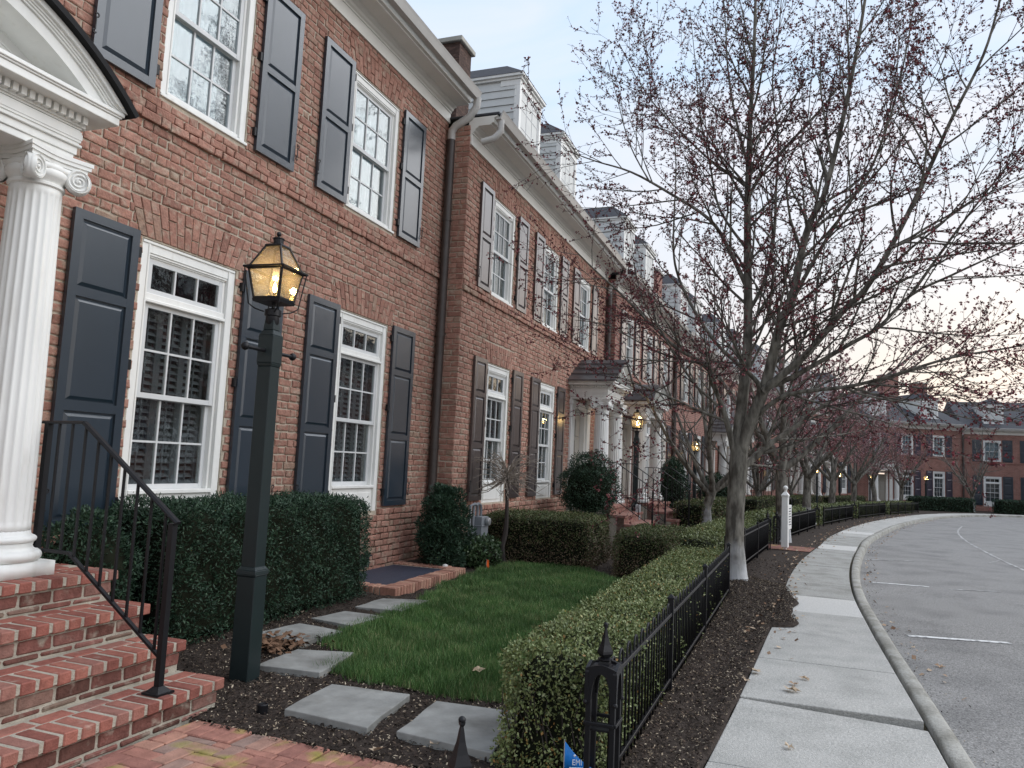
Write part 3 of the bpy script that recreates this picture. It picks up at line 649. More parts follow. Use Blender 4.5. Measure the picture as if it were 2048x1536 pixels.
def sweep_u(mb, prof, u0, u1): mb.prism(prof, lambda p, q, t: (t, -p, q), u0, u1)
def make_house(name, label, o, th, base, L0, L1, lows, ups, low_sh, up_sh, zl=(.84, 3.3), zu=(4.6, 6.33), belt=4.31, corn=6.8, eave=.5, real=False, m_sh=m_navy, shw=.62, dormers=(), side=0, pipe=None, chim=None, roof=True, pitch=.58, hip=0, group=None, door=None, hide=None, water=.85, fine=True, archu=True, nb=300):
    h = thing(name, label, 'house', (o[0], o[1], base), th, group)
    spec = dict(o=o, th=th, base=base, hide=hide, nb=nb)
    opens = [(a, b, zl[0], zl[1]) for a, b in lows]+[(a, b, zu[0], zu[1]) for a, b in ups]
    if door: opens.append((door[0], door[1], .74, 3.0))
    mw = m_mortar if real else m_brickfar
    mb = MB(); rect_wall(mb, L0, L1, -.6, corn+.3, opens, 0, .3)
    if side: mb.box(L0, L0+.3, .3, side+1.5, -.6, corn+.3)
    build('wall', mb, mw, h)
    shz = (zl[0]+.06, zl[1]+.03); suz = (zu[0]-.03, zu[1]+.04)
    arches = [(a, b, zl[1]) for a, b in lows]+([(a, b, zu[1]) for a, b in ups] if archu else [])
    ah = 4*COURSE
    if real:
        bl = []
        rows = int((corn+.45)/COURSE)
        for r_ in range(rows):
            z0 = -.1+r_*COURSE; z1 = z0+COURSE-.014; zc = (z0+z1)/2
            if zc > corn+.02: continue
            cuts = [(p[0]-.004, p[1]+.004) for p in opens if p[2] < z1-.012 and p[3] > z0+.012]
            for a, b, zt in arches:
                if zt < zc < zt+ah: e = .045+.13*(zc-zt)/ah; cuts.append((a-e, b+e))
            proud = .013
            if zc < water: proud = .055
            isb = belt-.01 < zc < belt+2*COURSE-.0
            if isb: proud = .045 if zc < belt+COURSE else .030
            for a, b in flemish(L0, L1, r_, cuts):
                vs, fs = brick_verts(a, b, z0, z1, proud, front)
                bl.append((vs, fs, R.random()*.99+.005, (a+b)/2, zc, proud, b-a))
        # sloped water table course
        zt = water-.0
        # splayed flat arches: two or three bricks high
        for a, b, zt in arches:
            nvo = int((b-a)/.075); cu_ = (a+b)/2
            for k in range(nvo):
                f0 = k/nvo; f1 = (k+1)/nvo
                lo0 = a-.045+(b-a+.09)*f0; lo1 = a-.045+(b-a+.09)*f1; hi0 = a-.175+(b-a+.35)*f0; hi1 = a-.175+(b-a+.35)*f1
                zz = [0, .36, 1] if k % 2 else [0, .66, 1]
                for q0, q1 in zip(zz, zz[1:]):
                    g = .005; za, zb_ = zt+.012+ah*q0+.003, zt+.012+ah*q1-.006
                    p = [(lo0+(hi0-lo0)*q0+g, za), (lo1+(hi1-lo1)*q0-g, za), (lo1+(hi1-lo1)*q1-g, zb_), (lo0+(hi0-lo0)*q1+g, zb_)]
                    pr = .012+R.uniform(-.003, .004); cc = .004; mx_ = sum(x_ for x_, _ in p)/4; mz_ = sum(z_ for _, z_ in p)/4
                    vs = [front(x_, z_, -.003) for x_, z_ in p]+[front(x_, z_, pr-.004) for x_, z_ in p]+[front(x_+(cc if x_ < mx_ else -cc), z_+(cc if z_ < mz_ else -cc), pr) for x_, z_ in p]
                    fs = [(i, (i+1) % 4, 4+(i+1) % 4, 4+i) for i in range(4)]+[(4+i, 4+(i+1) % 4, 8+(i+1) % 4, 8+i) for i in range(4)]+[(8, 9, 10, 11)]
                    bl.append((vs, fs, R.random()*.99+.005, mx_, mz_, pr, .16*(q1-q0)))
        if side:    # return wall at the start of the house, toward the viewer
            fnS = lambda u, z, d: (L0-d, u, z)
            for r_ in range(rows):
                z0 = -.1+r_*COURSE; z1 = z0+COURSE-.011
                if z1 > corn+.32: continue
                for a, b in (([(-.012, .098), (.109, .314), (.325, .53)]) if r_ % 2 else ([(-.012, .205), (.216, .314), (.325, .53)])):
                    vs, fs = brick_verts(a, b, z0, z1, .012, fnS); fs = [tuple(reversed(f)) for f in fs]
                    bl.append((vs, fs, R.random()*.99+.005, L0, (z0+z1)/2, 0, .05))
        lay_bricks(h, spec, bl, m_brick)
    else:
        mb = MB()
        for p, q in split(L0, L1, []): mb.box(p, q, -.045, 0, belt, belt+COURSE); mb.box(p, q, -.03, 0, belt+COURSE, belt+2*COURSE)
        for p, q in split(L0, L1, [(a, b) for a, b in lows]+([door] if door else [])): mb.box(p, q, -.05, 0, -.6, water)
        build('belt_course', mb, m_brickfar, h)
    for a, b in lows: window_low(h, a, b, zl[0], zl[1], fine)
    for a, b in ups: window_up(h, a, b, zu[0], zu[1], fine)
    for a, hg in low_sh: shutter(h, a, shw, shz[0], shz[1], (.38, .36, .26), m_sh, hg if real else 0, real)
    for a, hg in up_sh: shutter(h, a, shw, suz[0], suz[1], (.5, .5), m_sh, hg if real else 0, real)
    # cornice
    mb = MB(); c = corn
    sweep_u(mb, [(-.02, c), (.035, c), (.035, c+.16), (.05, c+.165), (.05, c+.185), (.075, c+.20), (.085, c+.23), (.12, c+.25), (.13, c+.275), (eave-.16, c+.275), (eave-.16, c+.30), (eave-.12, c+.30), (eave-.12, c+.37), (eave-.06, c+.41), (-.02, c+.41)], L0+.0, L1)
    build('cornice', mb, m_trim, h)
    mb = MB(); sweep_u(mb, [(eave-.075, c+.335), (eave+.0, c+.335), (eave+.03, c+.42), (eave+.045, c+.455), (eave+.03, c+.462), (eave+.02, c+.45), (eave-.02, c+.36), (eave-.075, c+.36)], L0-.02, L1+.02)
    build('gutter', mb, m_gutter, h)
    if roof:
        mb = MB(); zt = c+.43; dp = 5.5; k = pitch
        if hip:
            zr = zt+.03+k*(dp+eave)
            mb.add([(L0, -eave+.04, zt), (L1, -eave+.04, zt), (L1, 2*dp, zt), (L0, 2*dp, zt), (L0, -eave+.04, zt+.03), (L1, -eave+.04, zt+.03), (L1, 2*dp, zt+.03), (L0, 2*dp, zt+.03), (L0+hip, dp, zr), (L1, dp, zr)],
                   [(0, 3, 2, 1), (0, 1, 5, 4), (2, 3, 7, 6), (3, 0, 4, 7), (1, 2, 6, 9, 5), (4, 5, 9, 8), (6, 7, 8, 9), (7, 4, 8)])
        else: mb.prism([(eave-.04, zt), (eave-.04, zt+.03), (-dp, zt+.03+k*(dp+eave)), (-2*dp, zt+.03), (-2*dp, zt)], lambda p, q, t: (t, -p, q), L0, L1)
        ro = build('roof', mb, m_slate, h)
        roofz = lambda off: zt+.03+k*(eave-.04-off)
        if chim:
            for (cu0, cu1, oy0, oy1, ztop) in chim:
                mb = MB().box(cu0, cu1, -oy1, -oy0, zt, ztop-.09); build('chimney', mb, m_chim if real else m_brickfar, ro)
                build('chimney_cap', MB().box(cu0-.06, cu1+.06, -oy1-.06, -oy0+.06, ztop-.09, ztop), m_stone, ro, bevel=.01)
        for uc in dormers:
            wv = 1.3; f = -.5; zb = roofz(f)-.05; ztop = zb+(1.88 if k > .5 else 1.5)
            dm = bpy.data.objects.new('dormer', None); C.objects.link(dm); dm.parent = h
            mb = MB(); u0, u1 = uc-wv/2, uc+wv/2; zz = zb-.1; k_ = 0
            dep = (ztop-roofz(f))/k+.6
            mb.box(u0+.012, u1-.012, .5+.012, .5+dep, zb-.3, ztop-.05)
            while zz < ztop-.2:
                for xa, xb in ((u0, u0+.02), (u1-.02, u1)): mb.prism([(0, zz), (0, zz+.15), (.008, zz+.15), (.026, zz)], (lambda p, q, t, xa=xa: (xa+.012-p, t, q)) if xa == u0 else (lambda p, q, t, xb=xb: (xb-.012+p, t, q)), .56, .5+dep)
                zz += .155
            build('siding', mb, m_siding, dm)
            mb = MB()
            for xa in (u0-.012, u1-.10): mb.box(xa, xa+.112, .485, .60, zb-.1, ztop-.16)
            mb.box(u0-.015, u1+.015, .484, .9, ztop-.2, ztop-.08); mb.box(u0-.04, u1+.04, .45, .5+dep, ztop-.08, ztop-.03); mb.box(u0-.08, u1+.08, .41, .5+dep, ztop-.03, ztop+.02)
            mb.box(u0+.1, u1-.1, .487, .56, zb-.1, zb+.12)
            build('trim', mb, m_white, dm)
            mb = MB(); mb.add([(u0-.09, .40, ztop+.022), (u1+.09, .40, ztop+.022), (u1+.09, .5+dep+.4, ztop+.022), (u0-.09, .5+dep+.4, ztop+.022), (uc, 1.05, ztop+.60), (uc, .5+dep+.4, ztop+.60)], [(0, 1, 4), (1, 2, 5, 4), (3, 0, 4, 5), (0, 3, 2, 1), (2, 3, 5)])
            build('dormer_roof', mb, m_slate, dm)
            hw_ = ztop-.2-(zb+.12)
            s = link('sash', sash_mesh(wv-.2, hw_, 3, 4), dm, (u0+.1, .50, zb+.12)); link('pane', pane_mesh(wv-.3, hw_-.1), dm, (u0+.15, .515, zb+.17))
            link('dim_room', MB().box(u0+.1, u1-.1, .509+.09, .62, zb+.1, ztop-.2).mesh('dim_room', m_dark), dm)  # back panel for the dormer room, its dimness put into the colour
    if pipe is not None:
        for uo, yo, mt in pipe:
            c = corn
            mb = MB().tube([(uo+.03, -eave+.02, c+.36), (uo+.03, -eave+.03, c+.22), (uo+.0, -eave+.12, c+.05), (uo-.03, -.16, c-.08), (uo-.03, yo-.0, c-.16), (uo-.03, yo, c-.32)], .062, 12)
            d = build('downspout_elbow', mb, m_gutter, h, True)
            mb = MB().tube([(uo-.03, yo, c-.30), (uo-.03, yo, .25), (uo-.03, yo, .05)], [.064, .064, .07], 14)
            for zz in (5.2, 3.4, 1.7): mb.lathe([(.073, zz), (.073, zz+.05)], 12, uo-.03, yo)
            build('downspout', mb, m_pipe, h, True)
    return h

# --- portico pieces
def fl(t, z): return 1
def column_parts(house, u, y, z0, z1, rb, rt):
    col = bpy.data.objects.new('column', None); C.objects.link(col); col.parent = house; col.location = (u, y, z0); hh_ = z1-z0
    key = (round(hh_, 2), round(rb, 3))
    def base():
        mb = MB().box(-rb*1.32, rb*1.32, -rb*1.32, rb*1.32, 0, .085)
        pr = [(rb*1.3, .085)]
        for k in range(9): a = math.pi*k/8; pr.append((rb*1.22+.035*math.sin(a), .088+.033*(1-math.cos(a))))
        pr += [(rb*1.15, .16), (rb*1.10, .175), (rb*1.13, .195)]
        for k in range(7): a = math.pi*k/6; pr.append((rb*1.08+.024*math.sin(a), .198+.02*(1-math.cos(a))))
        pr += [(rb*1.02, .25), (rb, .27)]
        return mb.lathe(pr, 40).mesh('base', m_white, True)
    def shaft():
        nF = 22; n = nF*6; cap = .20; pr = []; m_ = 16; top = hh_-.215
        zs = [.265, .30, .315, .33]+[.33+(top-.07-.33)*k/m_ for k in range(1, m_)]+[top-.07, top-.055, top-.04, top]
        for z in zs:
            f = (z-.265)/(top-.265); pr.append((rb-(rb-rt)*f**1.6, z))
        def rf(t, z):
            e = 0 if (z < .301 or z > top-.041) else (.55 if (z < .316 or z > top-.056) else 1)
            ph = (t/(2*math.pi)*nF) % 1; d = abs(ph-.5)*2
            return 1-e*.06*(math.sqrt(max(0, 1-(d/.82)**2)) if d < .82 else 0)
        return MB().lathe(pr, n, rf=rf).mesh('shaft', m_white, True)
    def capital():
        mb = MB(); zt = hh_-.215
        pr = [(rt*1.0, zt-.01), (rt*1.09, zt), (rt*1.09, zt+.016), (rt*1.02, zt+.022), (rt*1.05, zt+.035), (rt*1.2, zt+.055), (rt*1.26, zt+.08), (rt*1.2, zt+.10), (rt*1.1, zt+.12), (rt*1.15, zt+.155)]
        mb.lathe(pr, 32)
        # abacus, concave sided
        pts = []; a = rt*1.52
        for s4 in range(4):
            ang = math.pi/4+s4*math.pi/2; ang2 = ang+math.pi/2
            c0 = np.array([math.cos(ang), math.sin(ang)])*a*1.33; c1 = np.array([math.cos(ang2), math.sin(ang2)])*a*1.33; mid = (c0+c1)/2
            for k in range(8):
                f = k/8; p = c0*(1-f)+c1*f; p = p*(1-.20*math.sin(math.pi*f)); pts.append((p[0], p[1]))
        fn = lambda p, q, t: (p, q, t)
        mb.prism(pts, fn, zt+.165, zt+.19); mb.prism([(p*1.04, q*1.04) for p, q in pts], fn, zt+.19, zt+.215); mb.prism([(p*.93, q*.93) for p, q in pts], fn, zt+.14, zt+.166)
        # four corner volutes, each a thick spiral disc standing on the diagonal
        for s4 in range(4):
          for fl_ in (-1, 1):
            ang = math.pi/4+s4*math.pi/2; d0 = np.array([math.cos(ang), math.sin(ang), 0]); an2 = ang-fl_*.42; d = np.array([math.cos(an2), math.sin(an2), 0]); nn = np.array([math.sin(an2), -math.cos(an2), 0])*fl_; zc = zt+.075; rv = rt*.52
            ctr = d0*rt*1.50-nn*.020
            pt = lambda rr, t, o: ctr+d*rr*math.cos(t)+np.array([0, 0, rr*math.sin(t)+zc])+nn*o
            nk = 26; ring = [(rv, -.022), (rv, .016), (rv*.92, .024), (rv*.84, .016), (rv*.2, .012), (.001, .012)]
            vs = [pt(rr, 2*math.pi*k/nk, -o) for rr, o in ring for k in range(nk)]
            fs = [(i*nk+k, i*nk+(k+1) % nk, (i+1)*nk+(k+1) % nk, (i+1)*nk+k) for i in range(len(ring)-1) for k in range(nk)]
            mb.add(vs, fs if fl_ > 0 else [f_[::-1] for f_ in fs])
            path = []
            for k in range(40): f = k/39; path.append(pt(rv*(.93-.78*f), math.pi/2-fl_*0+f*2*math.pi*2.4, -.018))
            mb.tube(path, [.0085*(1-.4*k/39) for k in range(40)], 5)
            mb.ball(ctr+np.array([0, 0, zc])-nn*.014, .014, 8, 6)
        # baluster rolls between volutes
        for s4 in range(4):
            a0 = math.pi/4+s4*math.pi/2; a1 = a0+math.pi/2; p0 = np.array([math.cos(a0), math.sin(a0)])*rt*1.3; p1 = np.array([math.cos(a1), math.sin(a1)])*rt*1.3
            path = []; 
            for k in range(9): f = k/8; p = p0*(1-f)+p1*f; path.append((p[0]*(1+.12*math.sin(math.pi*f)), p[1]*(1+.12*math.sin(math.pi*f)), zt+.115))
            mb.tube(path, [.040, .034, .028, .026, .03, .026, .028, .034, .040], 8)
        return mb.mesh('capital', m_white, True)
    link('base', cached(('cb',)+key, base), col); link('shaft', cached(('cs',)+key, shaft), col); k = link('capital', cached(('cc',)+key, capital), col)
    try: k.data.set_sharp_from_angle(angle=math.radians(45))
    except Exception: pass
    return col
def portico(house, uc, half, off, zf, zt, style, dz=.0, roofm=None, dent=True):
    """half: half distance of column centres; off: column centre distance from the wall; zt: underside of entablature"""
    for sg in (-1, 1): column_parts(house, uc+sg*half, -off, zf, zt, .17, .145)
    mb = MB()
    for sg in (-1, 1):
        mb.box(uc+sg*half-.13, uc+sg*half+.13, -.06, -.0, zf, zt); mb.box(uc+sg*half-.15, uc+sg*half+.15, -.08, 0, zt-.12, zt-.02); mb.box(uc+sg*half-.15, uc+sg*half+.15, -.08, 0, zf, zf+.2)
    build('pilaster', mb, m_white, house, bevel=.006)
    hw = half+.13; fo = off+.13
    def ring(mb, e, z0, z1, inner=.28):     # three-sided band (left, front, right)
        mb.box(uc-hw-e, uc+hw+e, -fo-e, -fo+inner, z0, z1); mb.box(uc-hw-e, uc-hw+inner, -fo+inner, 0, z0, z1); mb.box(uc+hw-inner, uc+hw+e, -fo+inner, 0, z0, z1)
    en = bpy.data.objects.new('entablature', None); C.objects.link(en); en.parent = house
    mb = MB(); ring(mb, 0, zt, zt+.045); ring(mb, .012, zt+.045, zt+.095); ring(mb, .03, zt+.095, zt+.112); build('architrave', mb, m_white, en, bevel=.003)
    mb = MB()
    for k in range(8):
        a0 = math.pi*k/8; a1 = math.pi*(k+1)/8; ring(mb, .028*math.sin((a0+a1)/2), zt+.112+.10*(1-math.cos(a0))/2, zt+.112+.10*(1-math.cos(a1))/2)
    build('frieze', mb, m_white, en)
    mb = MB(); ring(mb, .02, zt+.212, zt+.225); ring(mb, .035, zt+.225, zt+.238); build('bed_moulding', mb, m_white, en)
    z = zt+.238
    dmesh = cached('dent', lambda: MB().box(-.017, .017, -.045, 0, 0, .05).mesh('dentil', m_white))
    if dent:
        n = int((2*hw)/.052)
        for k in range(n+1): link('dentil', dmesh, en, (uc-hw+2*hw*k/n, -fo-.03, z))
        n = int(fo/.052)
        for sg in (-1, 1):
            for k in range(n): q = link('dentil', dmesh, en, (uc+sg*(hw+.03), -fo+.052*k+.03, z)); q.rotation_euler = (0, 0, sg*math.pi/2)
    mb = MB(); ring(mb, .03, z, z+.05); build('dentil_band', mb, m_white, en)
    mb = MB(); ring(mb, .17, z+.05, z+.10); ring(mb, .18, z+.10, z+.113); ring(mb, .19, z+.113, z+.14)
    build('corona', mb, m_white, en, bevel=.004)
    build('porch_ceiling', MB().box(uc-hw+.02, uc+hw-.02, -fo+.1, 0, zt+.06, zt+.10), m_trim, en)
    zc = z+.14; e = .20; ped = bpy.data.objects.new('pediment', None); C.objects.link(ped); ped.parent = house
    W = hw+e; y1 = -(fo+e)
    if style == 'arch':
        rise = W*.395; Rr = (W*W+rise*rise)/(2*rise); cz = zc+rise-Rr; a_end = math.asin(W/Rr); n = 28
        ang = [-a_end+2*a_end*k/n for k in range(n+1)]; arc = lambda r_, a: (uc+r_*math.sin(a), cz+r_*math.cos(a))
    else:
        rise = W*.52; 
        Rr = None
    def band(mb, d0, d1, ya, yb):
        """strip following the pediment outline between depths d0 (outer) and d1 (inner), from y=ya to yb"""
        if style == 'arch':
            q0 = [arc(Rr-d0, a) for a in ang]; q1 = [arc(Rr-d1, a) for a in ang]
        else:
            ln = math.hypot(W, rise); off_ = lambda d: d*ln/W
            q0 = [(uc-W, zc-off_(d0)), (uc, zc+rise-off_(d0)), (uc+W, zc-off_(d0))]; q1 = [(uc-W, zc-off_(d1)), (uc, zc+rise-off_(d1)), (uc+W, zc-off_(d1))]
        q0 = [(u, max(z_, zc)) for u, z_ in q0]; q1 = [(u, max(z_, zc)) for u, z_ in q1]
        m_ = len(q0); vs = [(u, ya, z_) for u, z_ in q0]+[(u, ya, z_) for u, z_ in q1]+[(u, yb, z_) for u, z_ in q0]+[(u, yb, z_) for u, z_ in q1]; fs = []
        for k in range(m_-1): fs += [(k, k+1, m_+k+1, m_+k)[::-1], (k, 2*m_+k, 2*m_+k+1, k+1)[::-1], (m_+k, m_+k+1, 3*m_+k+1, 3*m_+k)[::-1]]
        mb.add(vs, fs)
    mb = MB()
    if style == 'arch': pts = [(uc-W+.1, zc), (uc+W-.1, zc)]+[(q_[0], max(q_[1], zc+.001*i_)) for i_, q_ in enumerate([arc(Rr-.09, a) for a in ang[::-1][2:-2]])]
    else: pts = [(uc-W+.3, zc), (uc+W-.3, zc), (uc, zc+rise-.17)]
    mb.prism(pts, lambda p, q, t: (p, t, q), y1+.30, y1+.36); build('tympanum', mb, m_white, ped)
    mb = MB(); band(mb, .0, .035, y1-.0, y1+.2); band(mb, .035, .05, y1+.02, y1+.2); band(mb, .05, .063, y1+.03, y1+.2); band(mb, .063, .076, y1+.04, y1+.2); band(mb, .076, .15, y1+.055, y1+.30)
    if style == 'arch':
        for d_ in (.215, .232): mb.tube([(arc(Rr-d_, a)[0], y1+.298, arc(Rr-d_, a)[1]) for a in ang if arc(Rr-d_, a)[1] > zc+.01], .008, 6)
    build('raking_moulding', mb, m_white, ped)
    mb = MB()
    if style == 'arch':
        q0 = [arc(Rr+.040, a*1.02) for a in ang]; q1 = [arc(Rr+.002, a*1.02) for a in ang]; m_ = len(q0)
        vs = [(u, y1-.05, z_) for u, z_ in q0]+[(u, y1-.05, z_) for u, z_ in q1]+[(u, 0, z_) for u, z_ in q0]+[(u, 0, z_) for u, z_ in q1]; fs = []
        for k in range(m_-1): fs += [(k, k+1, m_+k+1, m_+k)[::-1], (k, 2*m_+k, 2*m_+k+1, k+1)[::-1], (m_+k, m_+k+1, 3*m_+k+1, 3*m_+k)[::-1]]
        fs += [(0, m_, 3*m_, 2*m_), (m_-1, 3*m_-1, 4*m_-1, 2*m_-1)]
        mb.add(vs, fs)
    else:
        for sg in (-1, 1):
            a_ = (uc+sg*(W+.06), zc-.02); b_ = (uc, zc+rise+.02)
            q = [a_, b_, (b_[0], b_[1]+.035), (a_[0], a_[1]+.03)]
            mb.prism(q if sg > 0 else q[::-1], lambda p, q_, t: (p, t, q_), y1-.04, 0)
            for k in range(1, 4):
                f = k/4; x_ = a_[0]+(b_[0]-a_[0])*f; z_ = a_[1]+(b_[1]-a_[1])*f+.035; mb.box(x_-.012, x_+.012, y1-.03, 0, z_-.01, z_+.025)
    build('porch_roof', mb, roofm or m_blackroof, ped)
    return en
def door_parts(house, uc, zf=.74, m=m_door):
    d = bpy.data.objects.new('door', None); C.objects.link(d); d.parent = house; d.location = (uc, 0, zf)
    mb = MB().box(-.62, -.48, -.01, .2, 0, 2.26).box(.48, .62, -.01, .2, 0, 2.26).box(-.48, .48, -.01, .2, 2.1, 2.26); build('door_frame', mb, m_white, d)
    mb = MB().box(-.48, .48, .10, .15, 0, 2.0)
    for zz, hh_ in ((.15, .6), (.85, .55), (1.5, .4)):
        for x in (-.36, .06): mb.box(x, x+.30, .085, .1, zz, zz+hh_)
    build('door_leaf', mb, m, d, bevel=.008); build('handle', MB().ball((.40, .06, 1.0), .03), m_steel, d, True)
    return d

TH = math.radians(2.2)
OA = (9.98, 5.59); OB = (9.98, 5.06)
hide1 = lambda q: (q[0] < 120 and q[1] < 1150) or (280 < q[0] < 470 and 480 < q[1] < 1100)
h1 = make_house('brick_house', 'red brick house in front with navy shutters and arched white portico', OA, TH, 0, -9.6, .30,
    [(-5.34, -4.18), (-2.34, -1.18)], [(-5.31, -4.21), (-2.39, -1.21)],
    [(-6.04, 1), (-4.10, -1), (-3.03, 1), (-1.09, -1)], [(-6.04, 1), (-4.11, -1), (-3.06, 1), (-1.13, -1)],
    real=True, m_sh=m_navy, door=(-8.45, -7.25), hide=hide1, pipe=[(.27, -.10, 0)], nb=300)
portico(h1, -7.85, 1.0, .70, .74, 3.34, 'arch')
door_parts(h1, -7.85)
hide2 = lambda q: q[0] > 1130
h2 = make_house('brick_house', 'red brick house behind the bare clipped shrub, brown shutters and gabled porch', OB, TH, 0, 0, 8.95,
    [(1.14, 2.16), (3.84, 4.82)], [(1.10, 2.12), (3.76, 4.76), (6.38, 7.36)],
    [(.53, 1), (2.25, -1), (3.22, 1), (4.91, -1)], [(.48, 1), (2.21, -1), (3.15, 1), (4.84, -1), (5.78, 1), (7.45, -1)],
    zl=(.89, 3.12), zu=(4.25, 5.84), belt=4.10, corn=6.28, eave=.5, real=True, m_sh=m_brown, shw=.50, side=.53, dormers=(3.95, 6.75), pipe=[(8.93, -.1, 0)],
    chim=[(1.45, 1.95, -1.35, -.95, 8.95)], hip=8.0, door=(6.1, 7.3), hide=hide2, water=.87, nb=300)
FS = 1.03; OB = (OB[0]*FS, OB[1]*FS); h2.location = (OB[0], OB[1], H-H*FS); h2.scale = (FS,)*3
portico(h2, 6.72, .68, .70, .72, 3.0, 'gable', roofm=m_metalroof)
door_parts(h2, 6.72, .72)
# small rainwater elbow of the second gutter
build('downspout_elbow', MB().tube([(.05, -.48, 6.62), (.05, -.48, 6.45), (.0, -.40, 6.33), (-.05, -.22, 6.27)], .05, 10), m_gutter, h2, True)

FAR = [((19.52, 5.30), 0.5, -.05, 'red brick house past the gabled porch with plum shutters and arched porch', m_plum, 'arch', 1.60, 8.45),
       ((28.0, 5.25), -2, -.12, 'brick house in the middle of the row behind the street trees', m_navy, 'gable', 6.9, 9.0),
       ((37.0, 4.9), -7, -.2, 'brick house of the row where the terrace starts to curve', m_plum, 'arch', 1.6, 9.0),
       ((45.9, 3.8), -13, -.3, 'brick house of the row half hidden by the thicket of far trees', m_brown, 'gable', 6.9, 9.0),
       ((54.7, 1.8), -22, -.45, 'brick house at the bend of the terrace behind the far trees', m_navy, 'arch', 1.6, 9.0),
       ((63.0, -1.6), -58, -.75, 'far brick house with twin chimneys facing down the street', m_plum, 'arch', 2.0, 8.95),
       ((67.8, -9.2), -86, -.95, 'far brick house at the right edge with blue black shutters', m_navy, None, 0, 9.2)]
farh = []
for i, (o, dg, base, lab, msh, ps, pu, ln) in enumerate(FAR):
    if ps and pu < 4: lows = [(3.75, 4.75), (6.4, 7.4)]; dr = (pu-.6, pu+.6)
    elif ps: lows = [(1.15, 2.15), (3.85, 4.85)]; dr = (pu-.6, pu+.6)
    else: lows = [(1.35, 2.55), (4.5, 5.7), (7.3, 8.4)]; dr = None
    ups = [(1.1, 2.1), (3.75, 4.75), (6.4, 7.4)] if ps else lows
    sh = []
    swd = .52 if ps else .66
    lsh = [(a-swd-.07, 1) for a, b in lows]+[(b+.07, -1) for a, b in lows]; ush = [(a-swd-.07, 1) for a, b in ups]+[(b+.07, -1) for a, b in ups]
    ch = None
    if i == 1: ch = [(.2, 1.1, -1.5, -.9, 9.2)]
    if i == 5: ch = [(7.6, 8.6, -4.2, -3.4, 10.3), (5.2, 6.6, -5.0, -4.2, 10.9)]
    
    hh = make_house('brick_house', lab, o, math.radians(dg), base, 0, ln, lows, ups, lsh, ush, zl=(.89, 3.12), zu=(4.25, 5.84), belt=4.1, corn=6.28, m_sh=msh, shw=swd,
        side=1.0, dormers=((3.2, 6.2) if i in (0, 1) else (2.2, 6.6)), pipe=[(ln-.03, -.1, 0)], chim=ch, door=dr, fine=(i == 0), water=.87, pitch=.42 if i > 4 else .58)
    if ps: portico(hh, pu, .95 if i == 0 else .85, .62 if i == 0 else .7, .72, 3.0, ps, roofm=m_metalroof, dent=(i == 0)); door_parts(hh, pu, .72)
    farh.append(hh)

# ------------------------------------------------------------------ brick stoop, rail, brick walk
def cbox(mb, x0, x1, y0, y1, z0, z1, c=.005, a=0., j=.0015, xf=None):
    """box with chamfered edges; xf maps each corner (rotation etc.)"""
    vs = []; ids = {}
    X, Y, Z = (x0, x1), (y0, y1), (z0, z1)
    jit = {(i, k, l): (R.uniform(-j, j), R.uniform(-j, j), R.uniform(-j, j)) for i in (0, 1) for k in (0, 1) for l in (0, 1)}
    for i in (0, 1):
        for k in (0, 1):
            for l in (0, 1):
                jx = jit[i, k, l]
                for ax in range(3):     # the vertex that lies on the face normal to ax
                    p = [X[i]+(c if i == 0 else -c), Y[k]+(c if k == 0 else -c), Z[l]+(c if l == 0 else -c)]; p[ax] = (X[i], Y[k], Z[l])[ax]
                    p = [p[q]+jx[q] for q in range(3)]
                    ids[i, k, l, ax] = len(vs); vs.append(xf(*p) if xf else tuple(p))
    g = ids; fs = []
    for s in (0, 1):
        q = [g[s,0,0,0], g[s,1,0,0], g[s,1,1,0], g[s,0,1,0]]; fs.append(tuple(q if s else q[::-1]))
        q = [g[0,s,0,1], g[0,s,1,1], g[1,s,1,1], g[1,s,0,1]]; fs.append(tuple(q if s else q[::-1]))
        q = [g[0,0,s,2], g[1,0,s,2], g[1,1,s,2], g[0,1,s,2]]; fs.append(tuple(q if s else q[::-1]))
    for i in (0, 1):
        for k in (0, 1): 
            fs.append((g[i,k,0,0], g[i,k,1,0], g[i,k,1,1], g[i,k,0,1])); fs.append((g[i,0,k,0], g[i,0,k,2], g[i,1,k,2], g[i,1,k,0])); fs.append((g[0,i,k,1], g[1,i,k,1], g[1,i,k,2], g[0,i,k,2]))
            for l in (0, 1): fs.append((g[i,k,l,0], g[i,k,l,1], g[i,k,l,2]))
    return mb.add(vs, fs, a)
def recalc(o):
    import bmesh
    bm = bmesh.new(); bm.from_mesh(o.data); bmesh.ops.recalc_face_normals(bm, faces=bm.faces); bm.to_mesh(o.data); bm.free(); return o

